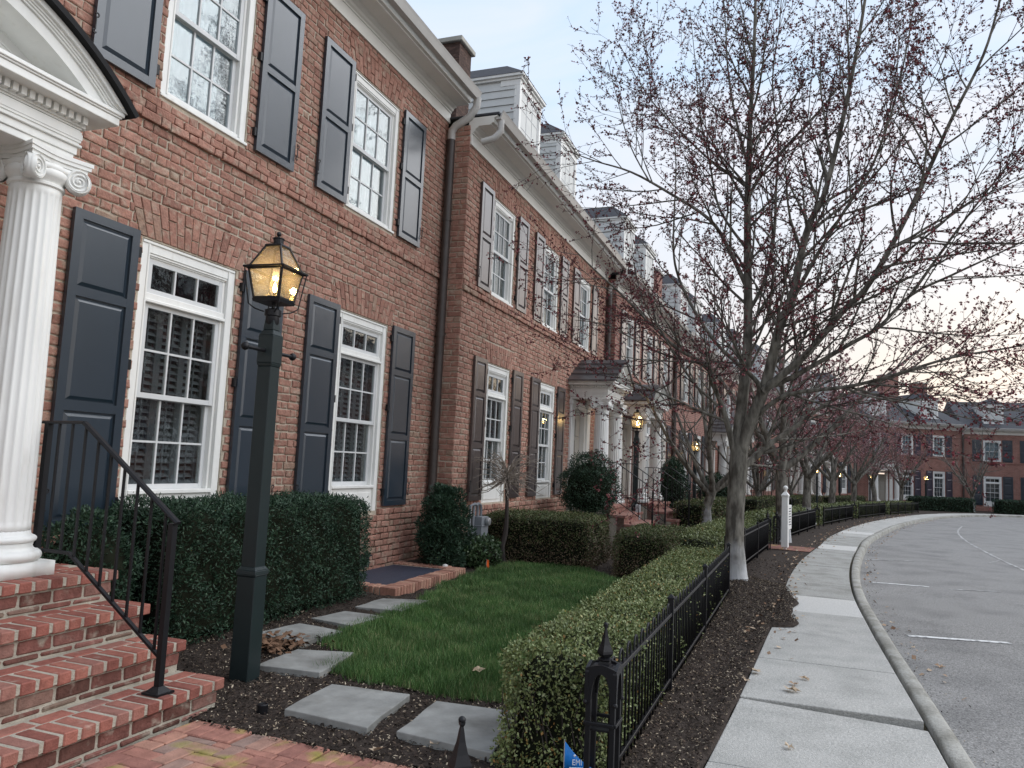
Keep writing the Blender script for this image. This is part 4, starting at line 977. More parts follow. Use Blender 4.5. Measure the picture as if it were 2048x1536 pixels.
def brick_stoop(label, o, th, u0, u1, noses, rise, zbase=0, fine=True, cols=None):
    st = thing('front_steps', label, 'steps', (o[0], o[1], zbase), th)
    body = MB(); n = len(noses)
    for k, no in enumerate(noses):
        zt = rise*(k+1); body.box(u0, u1-.03, -(no-.035), -((noses[k+1]-.05) if k < n-1 else .02), -.12, zt-.012)
    build('mortar_core', body, m_mortar2, st)
    if not fine:
        mb = MB()
        for k, no in enumerate(noses): mb.box(u0-.02, u1, -no, -((noses[k+1]-.04) if k < n-1 else .02), rise*(k+1)-.06, rise*(k+1)); mb.box(u0, u1-.02, -(no-.03), -(no-.2), -.1, rise*(k+1)-.062)
        o_ = build('tread', mb, m_bedrim, st, bevel=.006); return st
    pw = .101; jt = .022
    nb_ = MB()
    for k, no in enumerate(noses): nb_.box(u0, u1-.006, -no+.007, -((noses[k+1]-.05) if k < n-1 else .02), rise*(k+1)-.054, rise*(k+1)-.005)
    build('mortar_bed', nb_, m_mortar2, st)
    for k, no in enumerate(noses):
        zt = rise*(k+1); off2 = noses[k+1] if k < n-1 else 0
        u = u1; c = 0
        while u > u0:                                   # rowlock nosing
            a = max(u-pw+jt, u0)
            build('brick', cbox(MB(), a, u, -no, -no+.202, zt-.062, zt+R.uniform(-.002, .002), .006, R.uniform(.05, 1)), m_brick2, st); u -= pw
        y = -no+.213; row = 0
        while y < -off2-.01 and row < (1 if k < n-1 else 4):
            u = u1-(.0 if row % 2 == 0 else .1)
            while u > u0:
                a = max(u-.212+jt, u0); d = min(.096, -off2+.03-y)
                if d > .03: build('brick', cbox(MB(), a, u, y, y+d, zt-.06, zt-R.uniform(0, .003), .006, R.uniform(.05, 1)), m_brick2, st)
                u -= .212
            y += .107; row += 1
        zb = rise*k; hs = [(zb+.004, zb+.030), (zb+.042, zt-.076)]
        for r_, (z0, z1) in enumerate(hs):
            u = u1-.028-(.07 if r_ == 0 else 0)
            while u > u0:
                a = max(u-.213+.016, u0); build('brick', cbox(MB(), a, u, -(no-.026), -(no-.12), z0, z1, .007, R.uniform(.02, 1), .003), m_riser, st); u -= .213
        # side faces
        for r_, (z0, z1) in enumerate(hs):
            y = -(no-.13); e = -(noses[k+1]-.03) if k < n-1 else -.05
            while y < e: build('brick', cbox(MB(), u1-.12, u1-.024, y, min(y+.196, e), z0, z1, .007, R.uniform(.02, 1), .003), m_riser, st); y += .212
    return st
brick_stoop('red brick front steps under the fluted column, lower left', OA, TH, -8.55, -6.27, [1.98, 1.67, 1.36, 1.07], .185)

def stair_rail(label, pts_top, pts_bot, posts, y_ax, spacing=.118, x0=0, group=None, flat=False):
    """rail in the plane local x=0; pts are (y, z)"""
    r_ = thing('stair_railing', label, 'railing', x0[0], x0[1], group)
    it = lambda q, y: float(np.interp(-y, [-p[0] for p in q], [p[1] for p in q]))
    mb = MB()
    for (ya, za), (yb, zb) in zip(pts_top, pts_top[1:]):
        d = math.hypot(yb-ya, zb-za); ny, nz_ = -(zb-za)/d, (yb-ya)/d
        if nz_ < 0: ny, nz_ = -ny, -nz_
        poly = [(-.021, 0), (.021, 0), (.021, .010), (.012, .018), (-.012, .018), (-.021, .010)]
        mb.add([(px, ya+ny*h_, za+nz_*h_) for px, h_ in poly]+[(px, yb+ny*h_, zb+nz_*h_) for px, h_ in poly], [(0,1,2,3,4,5)[::-1], (6,7,8,9,10,11)]+[(i, (i+1) % 6, 6+(i+1) % 6, 6+i) for i in range(6)])
    recalc(build('handrail', mb, m_iron, r_))
    mb = MB()
    for (ya, za), (yb, zb) in zip(pts_bot, pts_bot[1:]): mb.add([(-.012, ya, za-.012), (.012, ya, za-.012), (.012, ya, za+.006), (-.012, ya, za+.006), (-.012, yb, zb-.012), (.012, yb, zb-.012), (.012, yb, zb+.006), (-.012, yb, zb+.006)], [(0,3,2,1),(4,5,6,7),(0,1,5,4),(1,2,6,5),(2,3,7,6),(3,0,4,7)])
    recalc(build('bottom_rail', mb, m_iron, r_))
    for y, z0, z1 in posts:
        mb = MB().box(-.018, .018, y-.018, y+.018, z0, z1); mb.frustum(0, y, z0, .12, z0+.012, .12); mb.frustum(0, y, z0+.012, .10, z0+.04, .042); build('newel', mb, m_iron, r_)
    y = pts_bot[0][0]-spacing*.7
    while y > pts_bot[-1][0]+.04:
        build('baluster', MB().box(-.0065, .0065, y-.0065, y+.0065, it(pts_bot, y), it(pts_top, y)), m_iron, r_); y -= spacing
    return r_
stair_rail('black iron stair rail in front of the fluted column', [(4.60, 1.66), (4.24, 1.665), (3.42, 1.115)], [(4.54, .885), (4.26, .885), (3.47, .385)], [(4.555, .74, 1.66), (3.455, .185, 1.12)], 0, x0=((3.365, 0, 0), 0))

# brick walk in 90 degree herringbone, edged by a header course
wk = thing('brick_walk', None, None); wk['kind'] = 'structure'
build('joint_bed', MB().box(1.2, 3.47, -.0, 3.36, -.10, -.002), m_joint, wk)
pl_, pwid = .2, .1; cnt = 0; PAV = []
for i in range(-30, 40):
    for j in range(-30, 40):
        bx, by = 0.5+pwid*(i+j*1), .0+pwid*(j-i)
        pass
for a in range(0, 30):
    for b in range(-14, 40):
        # herringbone: diagonal stepping of one horizontal and one vertical brick
        x = 1.2+.1*a+.0; y = .1*b
        k = (a-b) % 4
        if k == 0: PAV.append((x, x+.2, y, y+.1))
        elif k == 2: PAV.append((x, x+.1, y-.1, y+.1))
edge = 3.36
for (x0, x1, y0, y1) in PAV:
    x1 = min(x1, edge); y1 = min(y1, 3.34); y0 = max(y0, .9)
    if x1-x0 < .03 or y1-y0 < .03 or x0 < 1.2: continue
    q = proj(((x0+x1)/2, (y0+y1)/2, 0)); dz = R.uniform(-.003, .003)
    if q is None or q[1] > 1640 or q[0] < -200: continue
    build('paver', cbox(MB(), x0+.003, x1-.003, y0+.003, y1-.003, -.06, .012+dz, .005, R.uniform(.02, 1), .002), m_paver, wk)
y = .98
while y < 3.34:
    build('paver', cbox(MB(), edge+.003, edge+.195, y+.003, y+.098, -.06, .012+R.uniform(-.004, .004), .006, R.uniform(.02, 1), .003), m_paver, wk); y += .103

# stepping stones
def slab_poly(pts, z0, z1):
    n = len(pts); return MB().add([(p[0], p[1], z0) for p in pts]+[(p[0]+R.uniform(-.004, .004), p[1], z1+R.uniform(-.003, .003)) for p in pts], [tuple(range(n))[::-1], tuple(range(n, 2*n))]+[(i, (i+1) % n, n+(i+1) % n, n+i) for i in range(n)])
def stone(label, q):
    q = [np.array(p) for p in q]; pts = []
    for i in range(4):
        a, b = q[i], q[(i+1) % 4]
        for k in range(3): f = k/3; p = a+(b-a)*f; pts.append(p+(rng.normal(0, .004, 2) if k else 0))
    if np.cross(q[1]-q[0], q[2]-q[1]) < 0: pts = pts[::-1]
    o = build('stepping_stone', slab_poly(pts, -.03, .055), m_flag, bevel=.006, seg=2); return tag(o, label, 'stepping stone', 'bluestone stepping stones across the mulch')
def lp(px, py): return gnd(px, py, .055)[:2]
stone('square bluestone slab nearest the brick walk', [lp(735, 1455), lp(820, 1388), lp(663, 1367), lp(568, 1418)])
stone('cracked bluestone slab beside the corner of the boxwood hedge', [lp(985, 1505), lp(1045, 1425), lp(873, 1400), lp(793, 1462)])
stone('stepping stone right beside the dark lamp post', [lp(640, 1345), lp(708, 1305), lp(595, 1297), lp(512, 1330)])
stone('stepping stone third from the brick well rim', [lp(600, 1285), lp(686, 1262), lp(600, 1246), lp(512, 1265)])
stone('stepping stone second from the brick well rim', [lp(700, 1250), lp(768, 1232), lp(690, 1221), lp(622, 1236)])
stone('stepping stone closest to the brick well rim', [lp(803, 1222), lp(857, 1200), lp(765, 1196), lp(710, 1213)])

# window well: brick rim on edge round a dark cover
wl = thing('window_well', 'low brick rim with flat blue black cover by the house wall', 'window well', (7.48, 4.40, .0), math.radians(3.5))
build('cover', MB().box(.18, 1.86, .18, 1.12, .0, .10), m_cover, wl, bevel=.01)
build('mortar_bed', MB().box(.015, 2.025, .015, .19, -.05, .105).box(1.84, 2.025, .19, 1.12, -.05, .105).box(.015, .19, .19, 1.12, -.05, .105), m_mortar2, wl)
x = 0
while x < 2.03:
    build('brick', cbox(MB(), x, x+.058, 0, .195, -.03, .125+R.uniform(-.004, .004), .006, R.uniform(.02, 1), .003), m_well, wl); x += .0725
for xx in (0, 1.845):
    y = .207
    while y < 1.1: build('brick', cbox(MB(), xx, xx+.195, y, y+.058, -.03, .125+R.uniform(-.004, .004), .006, R.uniform(.02, 1), .003), m_well, wl); y += .0725
vent = build('foundation_vent', MB().box(0, .36, -.05, .02, 0, .13).box(-.03, .39, -.07, .02, .13, .15), m_dark, None, loc=(8.15, 5.45, .16)); vent.rotation_euler = (0, 0, TH); tag(vent, 'small dark vent low in the wall above the well cover', 'vent')

# ------------------------------------------------------------------ gas lamp posts
def make_lamp(label, group):
    r_ = thing('lamp_post', label, 'lamp post', group=group)
    mb = MB(); mb.frustum(0, 0, 0, .144, .70, .140); mb.frustum(0, 0, .70, .140, .712, .158); mb.frustum(0, 0, .712, .158, .74, .152); mb.frustum(0, 0, .74, .152, .765, .114)
    build('post_base', mb, m_post, r_, bevel=.004)
    mb = MB(); mb.frustum(0, 0, .76, .114, 2.14, .110); mb.frustum(0, 0, 2.14, .110, 2.165, .124); mb.frustum(0, 0, 2.165, .124, 2.36, .122); mb.frustum(0, 0, 2.36, .122, 2.40, .085); mb.frustum(0, 0, 2.40, .085, 2.47, .075)
    build('post_shaft', mb, m_post, r_, bevel=.004)
    cb = build('ladder_bar', MB().tube([(-.25, 0, 2.25), (.25, 0, 2.25)], .013, 8), m_iron, r_, True); 
    for s in (-1, 1): build('knob', MB().ball((s*.26, 0, 2.25), .028), m_iron, cb, True)
    cb.rotation_euler = (0, 0, math.radians(-4))
    build('collar', MB().lathe([(.04, 2.44), (.048, 2.46), (.048, 2.50), (.058, 2.505), (.058, 2.545), (.05, 2.55), (.02, 2.56)], 16), m_iron, r_, True)
    ln = bpy.data.objects.new('lantern', None); C.objects.link(ln); ln.parent = r_
    b, wd, tp = .097, .134, .058; z0, z1, z2 = 2.615, 2.835, 3.005
    mb = MB()
    mb.frustum(0, 0, z0-.02, 2*b+.01, z0, 2*b+.02); mb.tube([(0, 0, 2.55), (0, 0, z0-.01)], .014, 6)
    cs = [(-1,-1),(1,-1),(1,1),(-1,1)]
    for sx, sy in cs:
        mb.tube([(sx*b, sy*b, z0), (sx*wd, sy*wd, z1)], .0085, 5); mb.tube([(sx*wd, sy*wd, z1), (sx*tp, sy*tp, z2)], .008, 5)
        mb.tube([(sx*.045, sy*.045, 2.53), (sx*.09, sy*.09, 2.545), (sx*(b+.025), sy*(b+.025), 2.575), (sx*(wd+.02), sy*(wd+.02), z1)], .005, 5)
    for (sx, sy), (tx, ty) in zip(cs, cs[1:]+cs[:1]):
        e = wd+.024
        mb.tube([(sx*b, sy*b, z0+.008), (tx*b, ty*b, z0+.008)], .010, 5); mb.tube([(sx*e, sy*e, z1), (tx*e, ty*e, z1)], .009, 5); mb.tube([(sx*wd, sy*wd, z1-.008), (tx*wd, ty*wd, z1-.008)], .010, 5)
        mb.tube([(sx*tp, sy*tp, z2), (tx*tp, ty*tp, z2)], .009, 5)
    mb.frustum(0, 0, z2, 2*tp+.02, z2+.012, 2*tp+.005)
    mb.lathe([(.036, z2+.01), (.036, z2+.055), (.042, z2+.058), (.042, z2+.064), (.01, z2+.07), (.008, z2+.08)], 14); mb.ball((0, 0, z2+.096), .018, 10, 8)
    build('lantern_frame', mb, m_iron, ln)
    for (sx, sy), (tx, ty) in zip(cs, cs[1:]+cs[:1]):
        for (ra, za, rb_, zb) in ((b, z0+.01, wd, z1-.01), (wd-.004, z1+.004, tp, z2)):
            q = [(sx*ra, sy*ra, za), (tx*ra, ty*ra, za), (tx*rb_, ty*rb_, zb), (sx*rb_, sy*rb_, zb)]
            nx, ny = (sx+tx)/2, (sy+ty)/2; v = q+[(p[0]-nx*.003, p[1]-ny*.003, p[2]) for p in q]
            build('pane', MB().add(v, [(0,1,2,3),(7,6,5,4),(0,4,5,1),(1,5,6,2),(2,6,7,3),(3,7,4,0)]), m_lglass, ln)
    build('burner', MB().lathe([(.02, z0), (.012, z0+.02), (.012, z0+.05), (.02, z0+.055)], 10), m_iron, ln)
    build('chimney_glass', MB().lathe([(.026, z0+.05), (.040, z0+.085), (.036, z0+.125), (.024, z0+.16), (.021, z0+.23)], 14), m_lglass, ln, True)
    build('flame', MB().lathe([(.004, z0+.06), (.015, z0+.075), (.017, z0+.09), (.010, z0+.112), (.002, z0+.135)], 10), m_flame, ln, True)
    lt = bpy.data.lights.new('gas_light', 'POINT'); lt.energy = 4.5; lt.color = (1, .66, .28); lt.shadow_soft_size = .03; lo = bpy.data.objects.new('gas_light', lt); C.objects.link(lo); lo.parent = ln; lo.location = (0, 0, z0+.165)
    return r_
LG = 'lit gas lamp posts along the row'
lamp = make_lamp('tall dark green lamp post with lit gas lantern, nearest, by the front steps', LG); lamp.location = (4.31, 3.67, 0); lamp.rotation_euler = (0, 0, math.radians(6))
for (x, y, s, lab) in [(18.5, 4.40, .985, 'lit lamp post between the two columned porches'), (26.3, 4.25, .89, 'lit lamp post seen through the forked bare yard tree'), (36, 3.1, .88, 'lit lamp post behind the white sign post and large maple'),
                       (42, .72, .76, 'lit lamp post left of the slim far street trees'), (50, -.40, .72, 'lit lamp post glowing faintly between two far street trees'), (55.5, -2.25, .72, 'lit lamp post in front of the blue far shutters'), (60.5, -5.95, .78, 'farthest lit lamp post, before the far house with the chimneys')]:
    c = copy_tree(lamp); c.location = (x, y, zg(x)+.0); c.scale = (s, s, s); c['label'] = lab; c.rotation_euler = (0, 0, math.radians(4)+heading(s_at_x(min(x, 60))))

# ------------------------------------------------------------------ iron fences
def hoop_mesh():
    def f():
        w_ = .042; pts = [(-w_, 0, .03), (-w_, 0, .565)]+[(-w_*math.cos(a), 0, .565+w_*1.25*math.sin(a)) for a in (.4, .8, 1.2, math.pi/2, 1.94, 2.34, 2.74)]+[(w_, 0, .565), (w_, 0, .03)]
        return MB().tube(pts, .0062, 6).mesh('picket', m_iron, True)
    return cached('hoop', f)
def iron_fence(label, a, b, posts, group='black iron fences along the pavement', h=1.0):
    a = np.array(a); b = np.array(b); d = b-a; Lg = float(np.linalg.norm(d)); th = math.atan2(d[1], d[0]); z = zg(a[0]); dz = zg(b[0])-z
    f = thing('iron_fence', label, 'fence', (a[0], a[1], z+.03), th, group); f.rotation_euler = (0, -math.atan2(dz, Lg), th)
    build('rail', MB().box(0, Lg, -.013, .013, .522, .545), m_iron, f, bevel=.003); build('rail', MB().box(0, Lg, -.013, .013, .085, .108), m_iron, f, bevel=.003)
    n = int(Lg/.178)
    for k in range(n): link('picket', hoop_mesh(), f, (Lg*(k+.5)/n, 0, 0))
    for u in posts:
        if u <= Lg+.01: build('post', MB().box(u-.019, u+.019, -.019, .019, -.12, .635).frustum(u, 0, .635, .05, .645, .05).frustum(u, 0, .645, .046, .665, .012), m_iron, f)
    return f
iron_fence('black hoop top iron fence in front of the clipped boxwood hedge', (3.63, .965), (9.98, 1.18), [1.85, 3.85, 6.33])
def fence_run(label, x0, x1, t=1.66):
    s0, s1 = s_at_x(x0), s_at_x(x1); a, b = P(s0, t), P(s1, t); Lg = np.linalg.norm(b-a); iron_fence(label, a, b, list(np.arange(0, Lg+.05, Lg/max(1, round(Lg/1.9)))))
fence_run('black iron fence just behind the large maple trunk', 11.2, 17.3); fence_run('black iron fence beside the white sign post', 19.3, 26.6, 1.72); fence_run('black iron fence past the third street tree', 28.6, 35.2, 1.75)
fence_run('black iron fence at the curve, fourth from the camera', 36.9, 43.5, 1.75); fence_run('farthest black iron fence before the kerb bends away', 45, 51.5, 1.75)

def gatepost(label, x, y, rz=0, z=None):
    g = thing('gatepost', label, 'gatepost', (x, y, (zg(x) if z is None else z)+.0), rz, 'ornate iron gateposts'); hw = .056
    mb = MB()
    for sx in (-1, 1):
        for sy in (-1, 1): mb.box(sx*hw-.012, sx*hw+.012, sy*hw-.012, sy*hw+.012, -.1, .555)
    mb.box(-hw-.014, hw+.014, -hw-.02, -hw-.008, .435, .452).box(-hw-.014, hw+.014, hw+.008, hw+.02, .435, .452).box(-hw-.02, -hw-.008, -hw-.008, hw+.008, .435, .452).box(hw+.008, hw+.02, -hw-.008, hw+.008, .435, .452)
    mb.box(-hw, hw, -hw, hw, .405, .415)
    build('post_frame', mb, m_iron, g, bevel=.002)
    # four pointed arches carrying a spire
    mb = MB()
    for k in range(4):
        c_, s_ = math.cos(k*math.pi/2), math.sin(k*math.pi/2); xf = lambda u, v, z_: (c_*u-s_*v, s_*u+c_*v, z_)
        out_ = []; inn = []
        for i in range(9):
            f = i/8; out_.append((-(hw+.018)*(1-.0*f) if f < .55 else -(hw+.018)*(1-((f-.55)/.45)**1.6), .545+.185*min(f/.55, 1)*.86+(.026*((f-.55)/.45) if f > .55 else 0))); inn.append((-(hw-.012)*(1-f**1.9), .545+.140*math.sin(f*math.pi/2)))
        for sg in (-1, 1):
            vs = [xf(sg*u, -hw-.016, z_) for u, z_ in out_]+[xf(sg*u, -hw-.016, z_) for u, z_ in inn]+[xf(sg*u, -hw+.0, z_) for u, z_ in out_]+[xf(sg*u, -hw+.0, z_) for u, z_ in inn]; fs = []
            for i in range(8): fs += [(i, i+1, 9+i+1, 9+i), (18+i, 27+i, 27+i+1, 18+i+1), (i, 18+i, 18+i+1, i+1), (9+i, 10+i, 28+i, 27+i)]
            mb.add(vs, fs)
        mb.ball(xf(-hw-.012, -hw-.012, .545), .013, 8, 6)
    mb.box(-hw*.55, hw*.55, -hw*.55, hw*.55, .700, .716); mb.box(-hw-.004, hw+.004, -hw-.004, hw+.004, .703, .709)
    recalc(build('arch_cap', mb, m_iron, g))
    mb = MB().frustum(0, 0, .705, .055, .735, .045); mb.lathe([(.02, .735), (.034, .742), (.034, .748), (.02, .752)], 8)
    mb.lathe([(.022, .752), (.038, .772), (.036, .785), (.024, .815), (.014, .85), (.009, .88), (.006, .895), (.010, .902), (.011, .910), (.006, .918), (.001, .921)], 4); build('spire', mb, m_iron, g)
    build('finial_ball', MB().ball((0, 0, .915), .011, 10, 8), m_iron, g, True)
    return g
gp = gatepost('ornate iron gatepost with spire at the near end of the fence', 3.55, .962, TH); gp.scale = (1, 1, .905)
g2 = gatepost('iron gatepost showing only its ball tipped spire at the bottom edge', 2.03, .955, TH); g2.scale = (1, 1, .905); 
for xx, lab in ((17.55, 'ornate gatepost just left of the white sign post'), (19.05, 'ornate gatepost half hidden behind the white sign post'), (26.9, 'dark gatepost at the third street tree'), (35.5, 'distant gatepost near the fourth street tree')):
    q = P(s_at_x(xx), 1.70); c = copy_tree(gp); c.location = (q[0], q[1], zg(xx)); c['label'] = lab

# ------------------------------------------------------------------ hedges and shrubs
def leaves(c, nrm, ln, asp, spread, upb=0.):
    n = len(c); d = nrm*(1-spread)+rng.normal(0, spread, (n, 3)); d[:, 2] += upb; d /= np.linalg.norm(d, axis=1)[:, None]
    t = np.cross(d, rng.normal(0, 1, (n, 3))); t /= np.linalg.norm(t, axis=1)[:, None]; l = ln*rng.uniform(.6, 1.25, n)[:, None]
    return np.stack([c, c+d*l*.5+t*l*asp, c+d*l, c+d*l*.5-t*l*asp], 1).reshape(-1, 3)
def wob(p, f=3.): return np.sin(p[:, 0]*f*2.1+p[:, 1]*1.3*f)*np.sin(p[:, 2]*f*2.7+p[:, 1]*f)*.6+np.sin(p[:, 0]*f*4.3+p[:, 2]*3.1*f+1)*.4
def hedge(name, label, cat, loc, rz, dims, n, ln, m, asp=.28, spread=.55, amp=.035, group=None, taper=0, rnd=.12, bias=0., upb=.0, skew=0., stems=True, brown=None):
    lx, ly, h = dims; hd = thing(name, label, cat, loc, rz, group)
    ar = np.array([lx*ly, lx*h, lx*h, ly*h, ly*h]); f = rng.choice(5, n, p=ar/ar.sum()); a = rng.uniform(0, 1, n); b = rng.uniform(0, 1, n); z = np.zeros(n)
    p = np.empty((n, 3)); nr = np.zeros((n, 3))
    for k, (q, nn) in enumerate([((a*lx, b*ly, z+h), (0, 0, 1)), ((a*lx, z, b*h), (0, -1, 0)), ((a*lx, z+ly, b*h), (0, 1, 0)), ((z, a*ly, b*h), (-1, 0, 0)), ((z+lx, a*ly, b*h), (1, 0, 0))]):
        i = f == k; p[i] = np.stack(q, 1)[i]; nr[i] = nn
    # round the edges
    q = p.copy(); lo = np.array([rnd, rnd, -1]); hi = np.array([lx-rnd, ly-rnd, h-rnd]); c0 = np.clip(q, lo, hi); dv = q-c0; dl = np.linalg.norm(dv, axis=1); k = dl > 1e-6
    nr[k] = dv[k]/dl[k][:, None]; q[k] = c0[k]+nr[k]*np.minimum(dl[k], rnd)[:, None]
    q += nr*(wob(q)*amp+rng.normal(-.012, .02, n))[:, None]
    if skew: q[:, 1] += q[:, 0]*skew
    q[:, 2] = np.maximum(q[:, 2], .01)
    kp = rng.random(n) < np.clip(.86+.55*wob(q, 5.3), .25, 1); q = q[kp]; nr = nr[kp]; n = len(q)
    V = leaves(q, nr, ln, asp, spread, upb); at = np.clip(rng.normal(.5+bias, .22, n)+.10*wob(q, 2.), 0, 1)
    if brown: at = np.where((rng.random(n) < brown*np.clip(1.15-q[:, 2]/h, 0, 1)), rng.uniform(.72, 1, n), np.minimum(at, .62))
    fo = build_np('foliage', V, np.arange(len(V)).reshape(-1, 4), m, hd, np.repeat(at, 4)); fo['kind'] = 'stuff'
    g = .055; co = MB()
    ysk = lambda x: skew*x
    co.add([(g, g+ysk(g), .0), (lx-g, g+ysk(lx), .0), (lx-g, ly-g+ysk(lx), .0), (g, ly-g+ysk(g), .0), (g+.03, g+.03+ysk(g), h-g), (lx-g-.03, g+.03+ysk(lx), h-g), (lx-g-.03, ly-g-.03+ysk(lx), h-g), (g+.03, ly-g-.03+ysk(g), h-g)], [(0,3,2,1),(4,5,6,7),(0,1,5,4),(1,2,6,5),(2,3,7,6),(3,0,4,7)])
    build('inner_core', co, m_core, hd, bevel=.06)  # solid core, darker than the leaves, showing through their gaps
    if m is m_box and ln < .025:
        mb = MB()
        for k in range(70):
            e_ = R.random(); px_, py_ = ((R.uniform(.03, lx-.03), .02) if e_ < .45 else ((.03, R.uniform(.03, ly-.03)) if e_ < .9 else (R.uniform(.03, lx-.03), ly-.02))); py_ += skew*px_
            p0 = np.array([px_*.9+lx*.05, py_*.7+ly*.15, -.02]); p1 = np.array([px_+R.uniform(-.04, .04), py_+R.uniform(-.03, .02), h*R.uniform(.2, .5)]); p2 = p1+np.array([R.uniform(-.06, .06), R.uniform(-.05, .05), h*R.uniform(.1, .35)])
            mb.tube([p0, (p0+p1)/2+rng.normal(0, .012, 3), p1, p2], [.006, .005, .004, .002], 4, cap=False)
        st_ = build('stems', mb, m_twig, hd); st_['kind'] = 'stuff'
    return hd
def blob(name, label, cat, loc, rad, zc, n, ln, m, asp=.28, spread=.55, amp=.06, group=None, cone=0., upb=.1, core=.80, trunk=True, bias=0., lay=0):
    hd = thing(name, label, cat, loc, 0, group); d = rng.normal(0, 1, (n, 3)); d /= np.linalg.norm(d, axis=1)[:, None]
    rr = rng.uniform(.82, 1.03, n)[:, None]; p = d*np.array(rad)*rr
    if cone: p[:, :2] *= (1-cone*np.clip((p[:, 2:3]/rad[2]+.2), -1, 1))
    if lay: p[:, 2] += .03*np.sin(p[:, 2]*lay); p[:, :2] *= (1+.10*np.sin(p[:, 2:3]*lay+3*np.arctan2(p[:, 1:2], p[:, 0:1])))
    p += d*(wob(p, 5.)*amp)[:, None]; p[:, 2] += zc; k = p[:, 2] > .02; p = p[k]; d = d[k]
    V = leaves(p, d, ln, asp, spread, upb); at = np.clip(rng.normal(.5+bias, .22, len(p)), 0, 1)
    fo = build_np('foliage', V, np.arange(len(V)).reshape(-1, 4), m, hd, np.repeat(at, 4)); fo['kind'] = 'stuff'
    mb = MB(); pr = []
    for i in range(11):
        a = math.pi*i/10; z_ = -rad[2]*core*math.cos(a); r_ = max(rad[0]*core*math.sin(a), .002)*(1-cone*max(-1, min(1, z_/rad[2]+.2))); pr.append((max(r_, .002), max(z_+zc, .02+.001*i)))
    mb.lathe(pr, 16); build('inner_core', mb, m_core, hd, 'all')  # solid dark core behind the foliage
    if trunk: build('stem', MB().tube([(0, 0, -.05), (.01, 0, zc*.6)], [.03, .02], 6), m_twig, hd)
    return hd
hedge('yew_hedge', 'dark green clipped yew hedge under the navy shutters', 'hedge', (4.42, 4.50, .06), math.radians(2), (2.85, .85, 1.03), 62000, .034, m_yew, .17, .6, .05, rnd=.16, upb=.15)
blob('yew_shrub', 'small dark yew shrub behind the stair rail', 'shrub', (4.02, 4.92, .05), (.36, .30, .52), .50, 14000, .036, m_yew, .17, .6, upb=.25)
blob('yew_shrub', 'dark upright yew shrub at the foot of the downspout', 'shrub', (9.68, 4.98, .08), (.33, .33, .58), .52, 16000, .055, m_yew, .14, .6, amp=.13, cone=.22, upb=.55)
hedge('boxwood_hedge', 'long light green boxwood hedge behind the near iron fence', 'hedge', (3.76, 1.01, .0), TH*.9, (6.15, .56, .60), 105000, .021, m_box, .30, .6, .026, rnd=.07, bias=.05)
hedge('mixed_hedge', 'clipped hedge with brown bare side at the far end of the lawn', 'hedge', (11.25, 3.35, .02), math.radians(3), (1.5, 1.75, .72), 42000, .028, m_hbrown, .28, .6, .05, rnd=.14, brown=.85)
hedge('mixed_hedge', 'short rounded hedge joining the far end of the boxwood', 'hedge', (10.75, 2.05, .02), math.radians(3), (1.9, .80, .62), 30000, .026, m_hbrown, .28, .6, .05, rnd=.14, brown=.8)
blob('groundcover_shrub', 'small glossy green shrub below the gas meter', 'shrub', (10.25, 4.72, .06), (.42, .30, .24), .16, 3200, .05, m_ivy, .32, .6, upb=.25, core=.72)
blob('round_evergreen', 'dark rounded evergreen shrub left of the gabled porch', 'shrub', (14.75, 4.42, zg(14.75)), (.60, .56, .66), 1.16, 15000, .05, m_yew, .16, .62, amp=.10, upb=.12, lay=14, core=.74)
blob('round_evergreen', 'dark tall evergreen shrub right of the arched porch', 'shrub', (22.9, 4.35, zg(22.9)), (.52, .52, .95), 1.05, 9000, .07, m_yew, .16, .6, cone=.25, upb=.2, core=.72)
blob('round_evergreen', 'dark evergreen shrub behind the large maple trunk', 'shrub', (31, 4.2, zg(31)), (.7, .7, .75), .9, 7000, .085, m_yew, .16, .6, upb=.1, core=.72)
def hedge_run(label, x0, x1, t, dims_y, h, n, ln=.04, m=m_box, group='boxwood hedges behind the fences', br=None):
    s0, s1 = s_at_x(x0), s_at_x(x1); a, b = P(s0, t), P(s1, t); d = b-a
    hedge('boxwood_hedge', label, 'hedge', (a[0], a[1], zg((x0+x1)/2)-.02), math.atan2(d[1], d[0]), (float(np.linalg.norm(d)), dims_y, h), n, ln, m, .3, .6, .03, rnd=.08, brown=br, group=group)
hedge_run('boxwood hedge behind the large maple trunk', 11.6, 17.2, 1.85, .75, .62, 30000, .03)
hedge_run('boxwood hedge behind the white sign post', 19.5, 26.4, 1.95, .9, .62, 16000, .05); hedge_run('boxwood hedge behind the third fence', 28.8, 35.0, 1.98, 1.0, .62, 10000, .06)
hedge_run('boxwood hedge behind the fourth fence', 37, 43.5, 1.98, 1.0, .62, 8000, .07); hedge_run('boxwood hedge behind the farthest fence', 45.2, 51.5, 1.98, 1.0, .62, 7000, .07)
for (x0, x1, t, dy, h, n, lab) in [(14.2, 14.95, 2.0, 1.7, .50, 9000, 'low cross hedge with wire hoops in front of the brick path'), (20.0, 23.6, 3.6, .8, .82, 14000, 'dark brownish hedge in front of the arched porch steps'), (24.2, 27.2, 4.2, .8, .8, 8000, 'dark hedge at the foot of the second porch steps row'), (30, 35, 4.3, .9, .8, 9000, 'dark hedge before the middle house'), (37.5, 43, 4.6, .9, .8, 8000, 'dark hedge before the first curved house'), (45.5, 51.5, 4.6, .9, .8, 8000, 'dark hedge before the house among far trees')]:
    hedge_run(lab, x0, x1, t, dy, h, n, .05, m_hbrown, 'clipped hedges in the front yards', .55)
